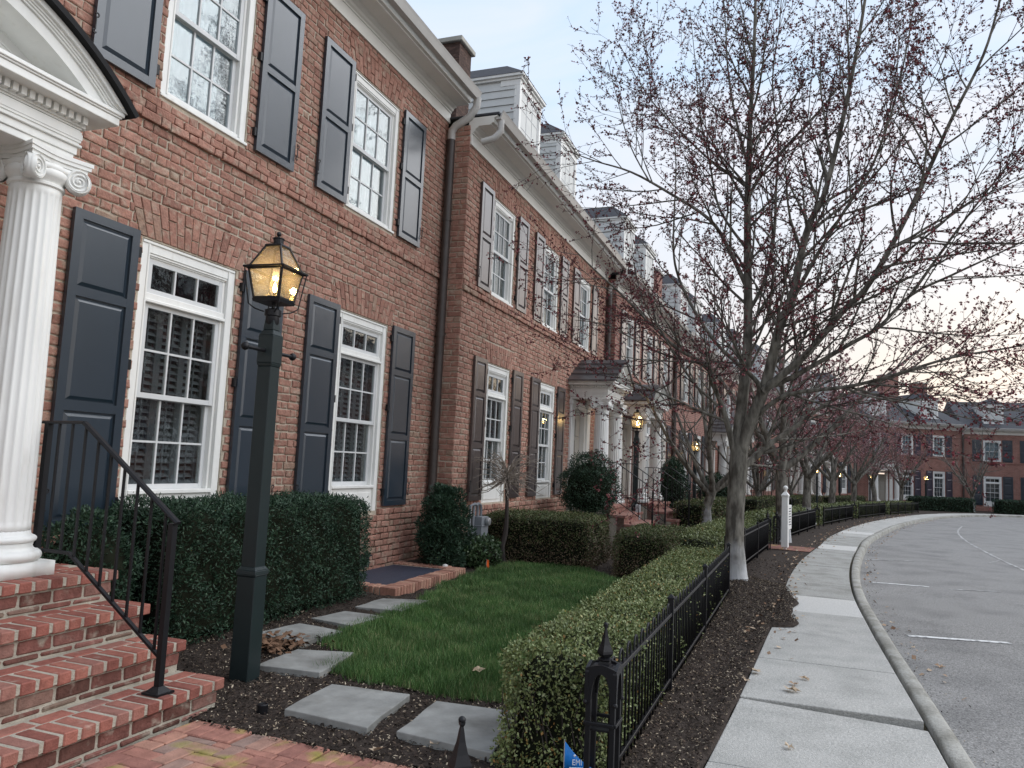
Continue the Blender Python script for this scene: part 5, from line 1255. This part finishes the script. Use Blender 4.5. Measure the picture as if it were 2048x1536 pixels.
for (a, b, lab) in [((57.6, -5.3), (60.4, -9.0), 'tall dark clipped hedge left of the far corner gap'), ((61.6, -10.8), (63.9, -16.0), 'long dark clipped hedge under the far right house'), ((64.2, -16.8), (65.2, -23), 'dark clipped hedge at the right edge of the street')]:
    a = np.array(a); b = np.array(b); d = b-a; hedge('clipped_hedge', lab, 'hedge', (a[0]+.6, a[1], zg(60)-.05), math.atan2(d[1], d[0]), (float(np.linalg.norm(d)), 1.2, .95), 9000, .09, m_yew, .25, .6, .03, rnd=.1, group='tall dark hedges at the far bend')

# leafless clipped shrub
bs = thing('bare_shrub', 'leafless umbrella shaped shrub on a crooked stem by the gas meter', 'shrub', (10.98, 4.62, .06))
mb = MB().tube([(.02, 0, -.05), (.0, .02, .22), (.05, 0, .4), (.03, -.02, .6), (.06, .0, .9), (.05, .02, 1.15), (.08, .02, 1.3)], [.045, .04, .042, .034, .028, .026, .02], 7); mb.tube([(.03, 0, .42), (.14, .05, .6), (.16, .03, .85), (.20, .06, 1.1)], [.02, .016, .013, .01], 6)
build('stem', mb, m_twig, bs, True)
mb = MB()
for k in range(95):
    a = R.uniform(0, 6.283); r_ = R.uniform(.25, .62); z = R.uniform(1.15, 1.32); p = [(.07, .02, z)]; c_, s_ = math.cos(a), math.sin(a); rise = R.uniform(-.15, .42)
    for i in range(1, 6): f = i/5; p.append((.07+c_*r_*f+R.uniform(-.02, .02), .02+s_*r_*f+R.uniform(-.02, .02), z+rise*math.sin(f*1.9)-.12*f*f+R.uniform(-.015, .015)))
    mb.tube(p, [.010, .008, .007, .0055, .0045, .003], 4, cap=False)
    for q in range(2):
        i = R.randint(2, 4); b_ = np.array(p[i]); mb.tube([b_, b_+np.array([c_*.1+R.uniform(-.1, .1), s_*.1+R.uniform(-.1, .1), R.uniform(-.02, .16)])], [.0045, .0025], 3, cap=False)
tw = build('twigs', mb, m_drytwig, bs); tw['kind'] = 'stuff'

# ------------------------------------------------------------------ trees
def nrmz(v): return v/(np.linalg.norm(v)+1e-12)
class Tree:
    def __init__(s, seed): s.r = np.random.default_rng(seed); s.wood = MB(); s.twig = MB(); s.bud = []; s.lift = .12
    def limb(s, pts, rad, n=8): s.wood.tube(pts, rad, n, cap=False)
    def grow(s, p, d, Ln, r0, lev, up=.12, maxlev=3, wig=.13, dens=1.0, sp=(.42, .20, .13)):
        n = max(3, int(Ln/.22)); pts = [p]; d = nrmz(d)
        for i in range(n):
            d = nrmz(d+s.r.normal(0, wig, 3)+np.array([0, 0, up])); pts.append(pts[-1]+d*Ln/n)
        rr = [max(r0*(1-.78*i/n), .0022) for i in range(n+1)]
        (s.wood if lev == 1 else s.twig).tube(pts, rr, (7, 5, 4, 3)[lev], cap=False)
        if lev < maxlev: s.kids(pts, rr, lev+1, Ln, up, maxlev, wig, dens, sp)
        if lev >= 2: s.buds(pts, Ln)
    def kids(s, pts, rr, lev, Ln, up, maxlev, wig, dens, sp, t0=.18):
        k = max(1, int(Ln/sp[min(lev-1, 2)]*dens)); N_ = len(pts)-1
        for q in range(k):
            t = t0+(1-t0)*(q+s.r.random())/k; i = min(int(t*N_), N_-1); f = t*N_-i; p = pts[i]*(1-f)+pts[i+1]*f; d = nrmz(pts[i+1]-pts[i])
            a = nrmz(np.cross(d, s.r.normal(0, 1, 3))); an = s.r.uniform(.45, .95); cd = nrmz(d*math.cos(an)+a*math.sin(an)+np.array([0, 0, s.lift]))
            cl = {1: s.r.uniform(.7, 2.1), 2: s.r.uniform(.3, .95), 3: s.r.uniform(.07, .26)}[lev]*(1.1-.45*t)
            s.grow(p, cd, cl, max(min(rr[i]*.6, .022 if lev == 1 else .009), .003), lev, up, maxlev, wig, dens, sp)
    def buds(s, pts, Ln):
        k = max(1, int(Ln/.075)); N_ = len(pts)-1
        for q in range(k):
            t = (q+s.r.random())/k; i = min(int(t*N_), N_-1); f = t*N_-i; s.bud.append(pts[i]*(1-f)+pts[i+1]*f)
        s.bud.append(pts[-1])
    def bud_arrays(s, size, keep=1.):
        c = np.array(s.bud); c = c[s.r.random(len(c)) < keep]; n = len(c); V = []
        for k in range(3):
            l = size*s.r.uniform(.5, 1.2, n)[:, None]; d = s.r.normal(0, 1, (n, 3)); d /= np.linalg.norm(d, axis=1)[:, None]; t = np.cross(d, s.r.normal(0, 1, (n, 3))); t /= np.linalg.norm(t, axis=1)[:, None]; o = s.r.normal(0, size*.35, (n, 3))
            V.append(np.stack([c+o-d*l*.5, c+o+t*l*.42, c+o+d*l*.5, c+o-t*l*.42], 1))
        V = np.concatenate(V).reshape(-1, 3); at = np.repeat(s.r.uniform(0, 1, len(V)//4), 4)
        return V, np.arange(len(V)).reshape(-1, 4), at
    def finish(s, root, bsize=.03, keep=1., twm=m_twig, budm=None):
        s.wood.v = [tuple(np.round(v, 4)) for v in s.wood.v]
        w_ = build('trunk', s.wood, m_bark, root, 'all'); t_ = build('crown_twigs', s.twig, twm, root, 'all'); t_['kind'] = 'stuff'
        if bsize and s.bud: V, Fc, at = s.bud_arrays(bsize, keep); b_ = build_np('buds', V, Fc, budm or m_bud, root, at); b_['kind'] = 'stuff'
# the large maple, limbs followed from the photograph and set at their own depths
TX, TY = 10.93, 1.17
mt = thing('maple_tree', 'large red budding maple with pale trunk foot beside the pavement', 'tree', (TX, TY, 0))
T = Tree(5); T.lift = .02
def tr(px, X0, X1):
    n = len(px); out_ = []
    for i, (a, b) in enumerate(px): out_.append(atx(a, b, X0+(X1-X0)*(i/(n-1))**1.1)-np.array([TX, TY, 0]))
    return out_
trunk = tr([(1476, 1196), (1472, 1150), (1469, 1090), (1470, 1030), (1474, 970), (1477, 930), (1478, 900), (1477, 873), (1480, 846)], TX, TX); T.limb([trunk[0]+np.array([0, 0, -.12])]+trunk, [.28, .20, .148, .125, .120, .121, .126, .112, .082, .05], 16)
LS_ = .66
LIMBS = [
 ([(1478, 935), (1477, 873), (1486, 790), (1494, 707), (1496, 624), (1495, 500), (1495, 414), (1497, 331), (1500, 248), (1507, 124), (1511, 0), (1514, -150)], 10.93, 11.1, .145),
 ([(1475, 930), (1498, 852), (1527, 782), (1545, 715), (1560, 653), (1585, 591), (1604, 500), (1622, 440), (1647, 393), (1676, 281), (1705, 145), (1730, 0), (1750, -150)], 10.93, 10.2, .14),
 ([(1527, 782), (1570, 745), (1614, 707), (1684, 624), (1730, 579), (1780, 497), (1833, 393), (1871, 310), (1904, 236), (1966, 112), (2000, 0), (2030, -120)], 10.75, 9.6, .085),
 ([(1550, 770), (1597, 748), (1697, 690), (1759, 653), (1821, 591), (1904, 550), (2011, 500), (2110, 450)], 10.8, 10.4, .06),
 ([(1510, 835), (1573, 790), (1697, 773), (1780, 752), (1904, 715), (2045, 690), (2150, 650)], 10.9, 9.5, .055),
 ([(1482, 935), (1498, 926), (1544, 885), (1593, 852), (1655, 806), (1740, 770), (1830, 740), (1930, 720)], 10.95, 11.9, .075),
 ([(1472, 925), (1458, 860), (1440, 800), (1424, 765), (1411, 728), (1357, 699), (1303, 649), (1241, 587), (1190, 540), (1150, 500)], 10.93, 9.7, .07),
 ([(1411, 728), (1380, 722), (1324, 707), (1270, 680), (1215, 650), (1150, 640)], 10.3, 11.0, .03),
 ([(1518, 790), (1515, 765), (1481, 732), (1432, 686), (1386, 616), (1357, 554), (1347, 500), (1349, 414), (1352, 330), (1345, 240)], 10.8, 9.9, .055),
 ([(1494, 575), (1457, 497), (1419, 439), (1337, 385), (1262, 344), (1190, 322), (1130, 300)], 11.0, 10.2, .055),
 ([(1495, 375), (1470, 355), (1432, 331), (1366, 269), (1310, 210), (1270, 150), (1240, 90)], 11.0, 11.6, .042),
 ([(1497, 400), (1510, 370), (1552, 315), (1614, 248), (1668, 186), (1720, 110), (1770, 30)], 11.0, 11.9, .042),
 ([(1608, 468), (1650, 440), (1720, 380), (1790, 300), (1850, 200), (1900, 90)], 10.6, 11.4, .04),
 ([(1590, 590), (1640, 500), (1690, 420), (1745, 330), (1790, 200), (1820, 60), (1835, -60)], 10.6, 10.0, .045),
 ([(1497, 624), (1530, 560), (1548, 470), (1552, 380), (1556, 280), (1545, 160), (1560, 40), (1565, -80)], 10.97, 11.6, .048),
 ([(1496, 331), (1470, 230), (1455, 130), (1450, 30), (1440, -80)], 11.0, 10.7, .035),
 ([(1821, 591), (1900, 480), (1960, 400), (2040, 300), (2110, 210)], 10.5, 10.0, .032),
 ([(1780, 497), (1860, 460), (1950, 400), (2060, 350)], 10.1, 10.6, .03),
 ([(1697, 773), (1800, 800), (1900, 790), (2000, 830), (2080, 845)], 10.5, 10.1, .022),
 ([(1425, 800), (1390, 850), (1360, 870), (1320, 880)], 10.7, 10.5, .02),
 ([(1495, 500), (1440, 420), (1420, 330), (1400, 230), (1390, 120), (1380, 20)], 11.0, 12.2, .035),
 ([(1300, 365), (1260, 290), (1235, 200), (1215, 120)], 10.5, 10.5, .018)]
for px, a, b, r0 in LIMBS:
    q = tr(px, a, b); c3 = []
    P3 = q
    for i in range(len(P3)-1):
        p0, p1, p2, p3 = P3[max(i-1, 0)], P3[i], P3[i+1], P3[min(i+2, len(P3)-1)]
        for k in range(4):
            t = k/4; c3.append(.5*((2*p1)+(-p0+p2)*t+(2*p0-5*p1+4*p2-p3)*t*t+(-p0+3*p1-3*p2+p3)*t**3))
    c3.append(P3[-1]); n = len(c3); r0 *= LS_ if r0 > .03 else .8; rr = [max(r0*(1-.86*(i/(n-1))**.85), .0055) for i in range(n)]
    T.limb(c3, rr, 9 if r0 > .04 else 6); Ln = sum(np.linalg.norm(c3[i+1]-c3[i]) for i in range(n-1))
    T.kids(c3, rr, 1, Ln, .035, 3, .075, 1.0, (.23, .18, .14), .2 if r0 > .07 else .1)
T.finish(mt, .032, .85)
print('maple tris', len(T.wood.f)*2, len(T.twig.f)*2, len(T.bud))

def street_tree(seed, hgt, bud=True, forks=6, low=1.8, r0=.16, spread=.75, dens=.9, dark=False):
    t = Tree(seed); r_ = t.r; root = thing('street_tree', '', 'tree'); z = low
    tp = [np.array([0, 0, -.15]), np.array([.0, 0, .3]), np.array([r_.normal(0, .03), r_.normal(0, .03), low*.6]), np.array([r_.normal(0, .05), r_.normal(0, .05), low])]
    top = tp[-1]; t.limb(tp+[top+np.array([0, 0, .10]), top+np.array([0, 0, .28])], [r0*1.3, r0*.98, r0*.85, r0*.84, r0*.66, r0*.3], 10)
    for k in range(forks):
        a = 2*math.pi*(k+r_.uniform(-.25, .25))/forks; el = r_.uniform(.55, 1.15) if k else 1.45; d = np.array([math.cos(a)*math.cos(el)*spread*1.3, math.sin(a)*math.cos(el)*spread*1.3, math.sin(el)]); Ln = hgt-low if k == 0 else (hgt-low)*r_.uniform(.7, .95)
        p = top-np.array([0, 0, r_.uniform(0, .25)]); pts = [p]; d = nrmz(d)
        for i in range(12): d = nrmz(d+r_.normal(0, .06, 3)+np.array([0, 0, .03])); pts.append(pts[-1]+d*Ln/12)
        rr = [max(r0*.52*(1-.88*(i/12)), .007) for i in range(13)]; t.limb(pts, rr, 7); t.kids(pts, rr, 1, Ln, .08, 3 if bud else 3, .13, dens, (.34, .25, .24), .12)
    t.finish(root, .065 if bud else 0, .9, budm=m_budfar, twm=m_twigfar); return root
protos = [street_tree(21, 6.6), street_tree(22, 6.2, forks=7), street_tree(23, 5.6, False, forks=6, low=1.0, r0=.12, spread=1.0)]
used = [False]*3
TREES = [(0, (20.1, 1.10), 1.08, .4, 'bare street tree right behind the white sign post'), (1, (28.9, .84), 1.0, 2.0, 'third street tree along the pavement, pale foot, past the sign'), (0, (36.3, .05), .95, 3.1, 'fourth street tree along the pavement'), (1, (43, -.95), .95, .8, 'fifth street tree along the pavement, at the curve'),
         (0, (48.6, -2.2), .92, 5.0, 'sixth street tree along the pavement'), (1, (55, -4.0), .9, 1.5, 'seventh street tree, before the far columned door'), (2, (62.3, -9.0), 1.15, 4.4, 'slender bare tree in front of the far right house'),
         (2, (20.4, 2.98), 1.15, .2, 'multi forked bare yard tree left of the large maple trunk'), (2, (33, 2.75), 1.1, 2.2, 'bare yard tree right of the large maple trunk'), (2, (47, 2.1), 1.0, 3.6, 'far bare yard tree among the hedges'), (0, (32.5, -.2+3.3), .9, 1.1, 'bare tree in the second yard behind the fence')]
for pi, (x, y), s, rz, lab in TREES[:-1]:
    t = protos[pi] if not used[pi] else copy_tree(protos[pi]); used[pi] = True
    t.location = (x, y, zg(x)); t.scale = (s, s, s); t.rotation_euler = (0, 0, rz); t['label'] = lab; t['group'] = 'bare street and yard trees'

# the other side of the street, seen only as reflections in the window glass
for i, (x, y, lab) in enumerate([(33, -26, 'first brick house across the street, facing the row'), (42.2, -26.5, 'second brick house across the street'), (51.4, -27, 'third brick house across the street'), (60.6, -28, 'fourth brick house across the street'), (70, -29, 'fifth brick house across the street'), (79.5, -30, 'sixth brick house across the street')]):
    c = copy_tree(farh[1+i % 2]); c.scale = (1.05, 1.05, 1.55); c.location = (x, y, -.4); c.rotation_euler = (0, 0, math.radians(180)); c['label'] = lab  # unseen houses, stretched tall to darken the reflections in the window glass
for i, (x, y, lab) in enumerate([(20, -17, 'first tree across the street'), (26, -17.5, 'second tree across the street'), (31.5, -18, 'third tree across the street'), (38, -18.5, 'fourth tree across the street'), (45, -19, 'fifth tree across the street'), (53, -20, 'sixth tree across the street')]):
    c = copy_tree(protos[i % 2]); c.location = (x, y, zg(x)-.12); c.rotation_euler = (0, 0, i*1.7); c.scale = (1.2,)*3; c['label'] = lab; c['group'] = 'trees across the street'

# ------------------------------------------------------------------ gas meter, signs, flags and small things
gm = thing('gas_meter', 'grey gas meter on the wall beside the downspout shrub', 'gas meter', (10.50, 4.83, .0), TH)
mb = MB().box(-.13, .13, -.10, .08, .42, .74).box(-.14, .14, -.11, .09, .60, .615); mb.frustum(0, 0, .34, .16, .42, .26, .10, .18); build('meter_body', mb, m_meter, gm, bevel=.03, seg=2)
dial = MB().lathe([(.055, 0), (.06, .02), (.055, .05), (.045, .055)], 16); d_ = build('dial', dial, m_steel, gm, True); d_.location = (.03, -.11, .67); d_.rotation_euler = (math.pi/2, 0, 0)
for dx in (-.07, .06): build('pipe', MB().tube([(dx, 0, .72), (dx, 0, .84), (dx-.02, .0, .90), (dx-.09, .01, .925), (dx-.2, .03, .90), (dx-.24, .03, .3), (dx-.24, .03, -.05)], .022, 8), m_meter, gm, True)
def small_box(name, label, cat, loc, dims, m, post=None):
    t = thing(name, label, cat, loc); build('case', MB().box(-dims[0]/2, dims[0]/2, -dims[1]/2, dims[1]/2, post or 0, (post or 0)+dims[2]), m, t, bevel=.008)
    if post: build('stake', MB().box(-.02, .02, -.02, .02, -.05, post), m, t)
    return t
m_grey = mat('utility_grey', (.42, .44, .45), .5, .4, .06, 4)
small_box('utility_box', 'pale grey utility box on a stake beside the second lamp post', 'utility box', (17.9, 4.18, zg(18)), (.12, .1, .34), m_grey, .42)
small_box('utility_box', 'small grey box low on the wall by the rounded evergreen', 'utility box', (15.2, 4.95, .55), (.10, .08, .26), m_grey)
cap = build('drain_cap', MB().lathe([(.05, 0), (.05, .12), (.065, .12), (.065, .17), (.03, .19)], 14), m_white, loc=(9.42, 4.80, .04)); cap.scale = (.6, .6, .6); tag(cap, 'white plastic drain cap under the downspout shrub', 'drain cap')
of = thing('marker_flag', 'small orange marker flag in the bed behind the well rim', 'marker flag', (9.93, 4.42, .05)); build('wire', MB().tube([(0, 0, -.05), (0, 0, .16)], .002, 4), m_steel, of)
build('flag', MB().add([(0, 0, .15), (.03, -.02, .14), (.07, -.01, .05), (.085, .0, -.0), (.05, .01, .03), (.01, .005, .07)], [(0, 1, 2, 5), (5, 2, 3, 4)]), m_orange, of).modifiers.new('s', 'SOLIDIFY').thickness = .002

bf = thing('yard_flag', 'small blue yard flag printed EMI at the foot of the ornate gatepost', 'flag', (3.50, 1.125, 0), math.radians(-66))
build('wire', MB().tube([(0, 0, -.05), (0, .0, .305)], .0025, 5), m_steel, bf)
n = 8; vs = []
for i in range(n+1):
    f = i/n; xx = .135*f; yy = .012*math.sin(f*4); zt = .30-.115*f*1.0-.02*math.sin(f*3); vs += [(xx, yy, .165-.02*f), (xx, yy, zt)]
fo = build('flag', MB().add(vs, [(2*i, 2*i+2, 2*i+3, 2*i+1) for i in range(n)]), m_blue, bf, 'all'); fo.modifiers.new('s', 'SOLIDIFY').thickness = .0015
def text(body, size, m, parent, loc, rot, name='lettering', ext=.0006, sx=1):
    cu = bpy.data.curves.new('t', 'FONT'); cu.body = body; cu.size = size; cu.extrude = ext; cu.align_x = 'LEFT'
    o = bpy.data.objects.new('t', cu); C.objects.link(o); bpy.context.view_layer.update(); me = bpy.data.meshes.new_from_object(o.evaluated_get(bpy.context.evaluated_depsgraph_get())); bpy.data.objects.remove(o)
    me.materials.clear(); me.materials.append(m); q = link(name, me, parent, loc); q.rotation_euler = rot; q.scale = (sx, 1, 1); return q
text('EMI', .036, m_textw, bf, (.036, -.006, .196), (math.pi/2, 0, .0), sx=.85)
for k, zz in enumerate((.186, .172)): build('small_print', MB().box(.025+.01*k, .125, -.006, -.003, zz-.004, zz-.0005), m_textw, bf)
build('print_dot', MB().ball((.048, -.006, .238), .005, 8, 6), m_textw, bf)

sg = thing('sign_post', 'white wooden sign post with ball top beside the second street tree', 'sign post', (17.84, .94, zg(17.84)), math.radians(-8))
mb = MB().frustum(0, 0, .0, .07, .07, .07); mb.frustum(0, 0, .06, .135, 1.12, .125); mb.frustum(0, 0, 1.12, .125, 1.16, .15); mb.frustum(0, 0, 1.16, .155, 1.175, .155); mb.frustum(0, 0, 1.175, .15, 1.24, .06); mb.lathe([(.03, 1.24), (.026, 1.27), (.036, 1.28)], 12)
build('post', mb, m_white, sg, bevel=.004); build('ball_top', MB().ball((0, 0, 1.325), .052, 16, 10), m_white, sg, True)
bd = build('sign_board', MB().box(.067, .60, -.02, .02, .42, .95), m_white, sg, bevel=.006)
arch_pts = [(.10+.23*(1-math.cos(a)), -.03, .95+.16*math.sin(a)) for a in np.linspace(0, math.pi, 12)]; build('arch_top', MB().tube(arch_pts, .012, 6), m_iron, sg, True)
for k in range(7): build('lettering', MB().box(.14+.03*(k % 2), .52-.02*(k % 3), -.024, -.021, .86-.058*k, .885-.058*k), m_plum, bd)
ws = small_box('ground_sign', 'small white sign lying at the foot of the third street tree', 'sign', (27.6, .62, zg(27.6)+.04), (.28, .04, .14), m_white); ws.rotation_euler = (.6, 0, .5)
# wire hoops in front of the low cross hedge
for k in range(4):
    hp = build('garden_hoop', MB().tube([(0, -.2*math.cos(a), .28*math.sin(a)-.0) for a in np.linspace(0, math.pi, 11)], .008, 5), m_iron, None, True, loc=(14.05, 2.05+.42*k, zg(14)+.12)); tag(hp, ('wire garden hoop of the cross hedge nearest the fence', 'second wire garden hoop of the cross hedge from the fence', 'third wire garden hoop of the cross hedge from the fence', 'wire garden hoop of the cross hedge farthest from the fence')[k], 'garden hoop', 'wire garden hoops by the cross hedge')

# steps and rails of the next porches
def local_to_world(o, th, u, off): return (o[0]+u*math.cos(th)+off*math.sin(th), o[1]+u*math.sin(th)-off*math.cos(th))
brick_stoop('brick steps with iron rails below the gabled porch', OB, TH, 5.95, 7.95, [2.0, 1.69, 1.38, 1.07], .18, 0, False)
brick_stoop('brick steps with iron rails below the arched porch with plum shutters', FAR[0][0], math.radians(.5), .45, 2.7, [2.0, 1.69, 1.38, 1.07], .18, zg(20), False)
def porch_rails(o, th, u0, u1, labs, z=0):
    for u, lab in zip((u0, u1), labs):
        rr = stair_rail(lab, [(-.45, 1.64), (-1.12, 1.645), (-1.95, 1.10)], [(-.5, .86), (-1.10, .86), (-1.9, .36)], [(-.5, .72, 1.64), (-1.92, .18, 1.10)], 0, .13, ((*local_to_world(o, th, u, 0), z), th), 'iron porch rails')
porch_rails(OB, TH, 6.1, 7.8, ('iron rail on the near side of the gabled porch steps', 'iron rail on the far side of the gabled porch steps'))
porch_rails(FAR[0][0], math.radians(.5), .6, 2.55, ('iron rail on the near side of the arched porch steps', 'iron rail on the far side of the arched porch steps'), zg(20))
for i in (1, 2, 3):
    o, dg, base, lab, msh, ps, pu, ln = FAR[i]; nm = ('middle', 'curving', 'tree screened')[i-1]
    brick_stoop('brick porch steps of the %s house of the row' % nm, o, math.radians(dg), pu-1, pu+1, [1.8, 1.5, 1.2, .95], .18, base, False)
    porch_rails(o, math.radians(dg), pu-.9, pu+.9, ('near iron rail of the %s house steps' % nm, 'far iron rail of the %s house steps' % nm), base)
strip('front_path', np.arange(s_at_x(17.6), s_at_x(18.9), .3), t_walk, 3.4, .018, m_paver, nt=2)

# leaves on the pavement and leaf litter
def leaf_mesh(seed):
    r_ = random.Random(seed); vs = [(0, 0, .006)]; n = 11
    for k in range(n):
        a = 2*math.pi*k/n; rr = (.05 if k % 2 == 0 else .024)*r_.uniform(.8, 1.15); vs.append((rr*math.cos(a), rr*math.sin(a), r_.uniform(.0, .028)))
    return MB().add(vs, [(0, 1+k, 1+(k+1) % n) for k in range(n)], r_.uniform(.3, 1)).mesh('fallen_leaf', m_leafdry)
lms = [leaf_mesh(i) for i in range(5)]
for i, (px, py, sc_, lab) in enumerate([(1511, 1345, 1.2, 'curled tan leaf on the pavement near the mulch edge'), (1583, 1382, 1.35, 'large tan leaf in the middle of the pavement slab'), (1588, 1369, .8, 'small pale leaf just above the large tan leaf'), (1609, 1358, .8, 'pale leaf on the slab behind the large tan leaf'), (1492, 1361, .7, 'small tan leaf at the left of the pavement'), (1541, 1177, 1.1, 'white bleached leaf beside the tree pit'), (1591, 1185, 1., 'bleached leaf on the old dark slab'), (1880, 1300, .9, 'leaf lying on the asphalt near the first bay line'),
                                   (955, 1342, 1.1, 'brown leaf lying on the lawn near the hedge corner'), (875, 1488, 1., 'brown leaf on the mulch beside the cracked slab'), (755, 1503, 1., 'brown leaf at the edge of the brick walk'), (1577, 1494, .7, 'small leaf on the nearest pavement slab')]):
    g = gnd(px, py, .01 if px > 1300 and px < 1800 else (.06 if 940 < px < 960 else .03)); o = link('fallen_leaf', lms[i % 5], None, (g[0], g[1], g[2]+.002 if px < 1800 else -.118)); o.rotation_euler = (R.uniform(-.15, .15), R.uniform(-.15, .15), R.uniform(0, 6)); o.scale = (sc_,)*3
    tag(o, lab, 'leaf', 'fallen leaves')
def litter(n, gen, size):
    p = gen(n); m = len(p); l = size*rng.uniform(.5, 1.2, m); az = rng.uniform(0, 6.283, m); d = np.stack([np.cos(az), np.sin(az), rng.normal(0, .3, m)], 1); e = np.stack([-np.sin(az), np.cos(az), rng.normal(0, .3, m)], 1)
    V = np.stack([p-d*l[:, None]/2, p+e*l[:, None]*.35+np.array([0, 0, .012]), p+d*l[:, None]/2+np.array([0, 0, .006]), p-e*l[:, None]*.35], 1).reshape(-1, 3)
    return V, np.arange(len(V)).reshape(-1, 4), np.repeat(rng.uniform(0, 1, m), 4)
def gen_edge(n):
    s = rng.uniform(s_at_x(7), s_at_x(46), n); out_ = []
    for a in s:
        t = t_walk(a)+.05+rng.normal(0, .16) if rng.random() < .8 else rng.uniform(-.45, -.18)
        q = P(a, t); z = zg(q[0])+(.035 if t > t_walk(a) else (.012 if t > 0 else -.115)); out_.append((q[0], q[1], z))
    return np.array(out_)
V1, F1, A1 = litter(900, gen_edge, .055)
lt_ = build_np('leaf_litter', V1, F1, m_leafdry, attr=A1); tag(lt_, 'dry brown leaf litter along the mulch edge and kerb', 'leaf litter', kind='stuff')
v2, f2, a2 = litter(300, lambda n: np.stack([rng.normal(5.05, .14, n), rng.normal(4.02, .11, n), .04+np.abs(rng.normal(0, .03, n))], 1), .06)
dp_ = build_np('dead_perennial', v2, f2, m_leafdry, attr=a2*.12); tag(dp_, 'clump of withered brown leaves beside the stepping stone by the lamp post', 'dead plant', kind='stuff')
sp_ = build('sprinkler_head', MB().lathe([(.03, 0), (.032, .05), (.026, .055), (.024, .05), (.006, .05)], 14), m_iron, None, True, loc=(*gnd(525, 1420, .03)[:2], .012)); tag(sp_, 'small black sprinkler head in the mulch left of the near slab', 'sprinkler')
def grit(n):
    s = rng.uniform(s_at_x(3), s_at_x(40), n); q = np.array([P(a, rng.choice([-.19-abs(rng.normal(0, .10)), .015])) for a in s]); return np.stack([q[:, 0], q[:, 1], np.array([zg(a) for a in q[:, 0]])+np.where(np.arange(n) >= 0, -.116, 0)], 1)
v, f, a = chips(2500, grit, .025, .35, 0.0); gt = build_np('gutter_grit', v, f, m_chip, attr=a); tag(gt, 'grit and leaf crumbs in the gutter along the kerb', 'grit', kind='stuff')
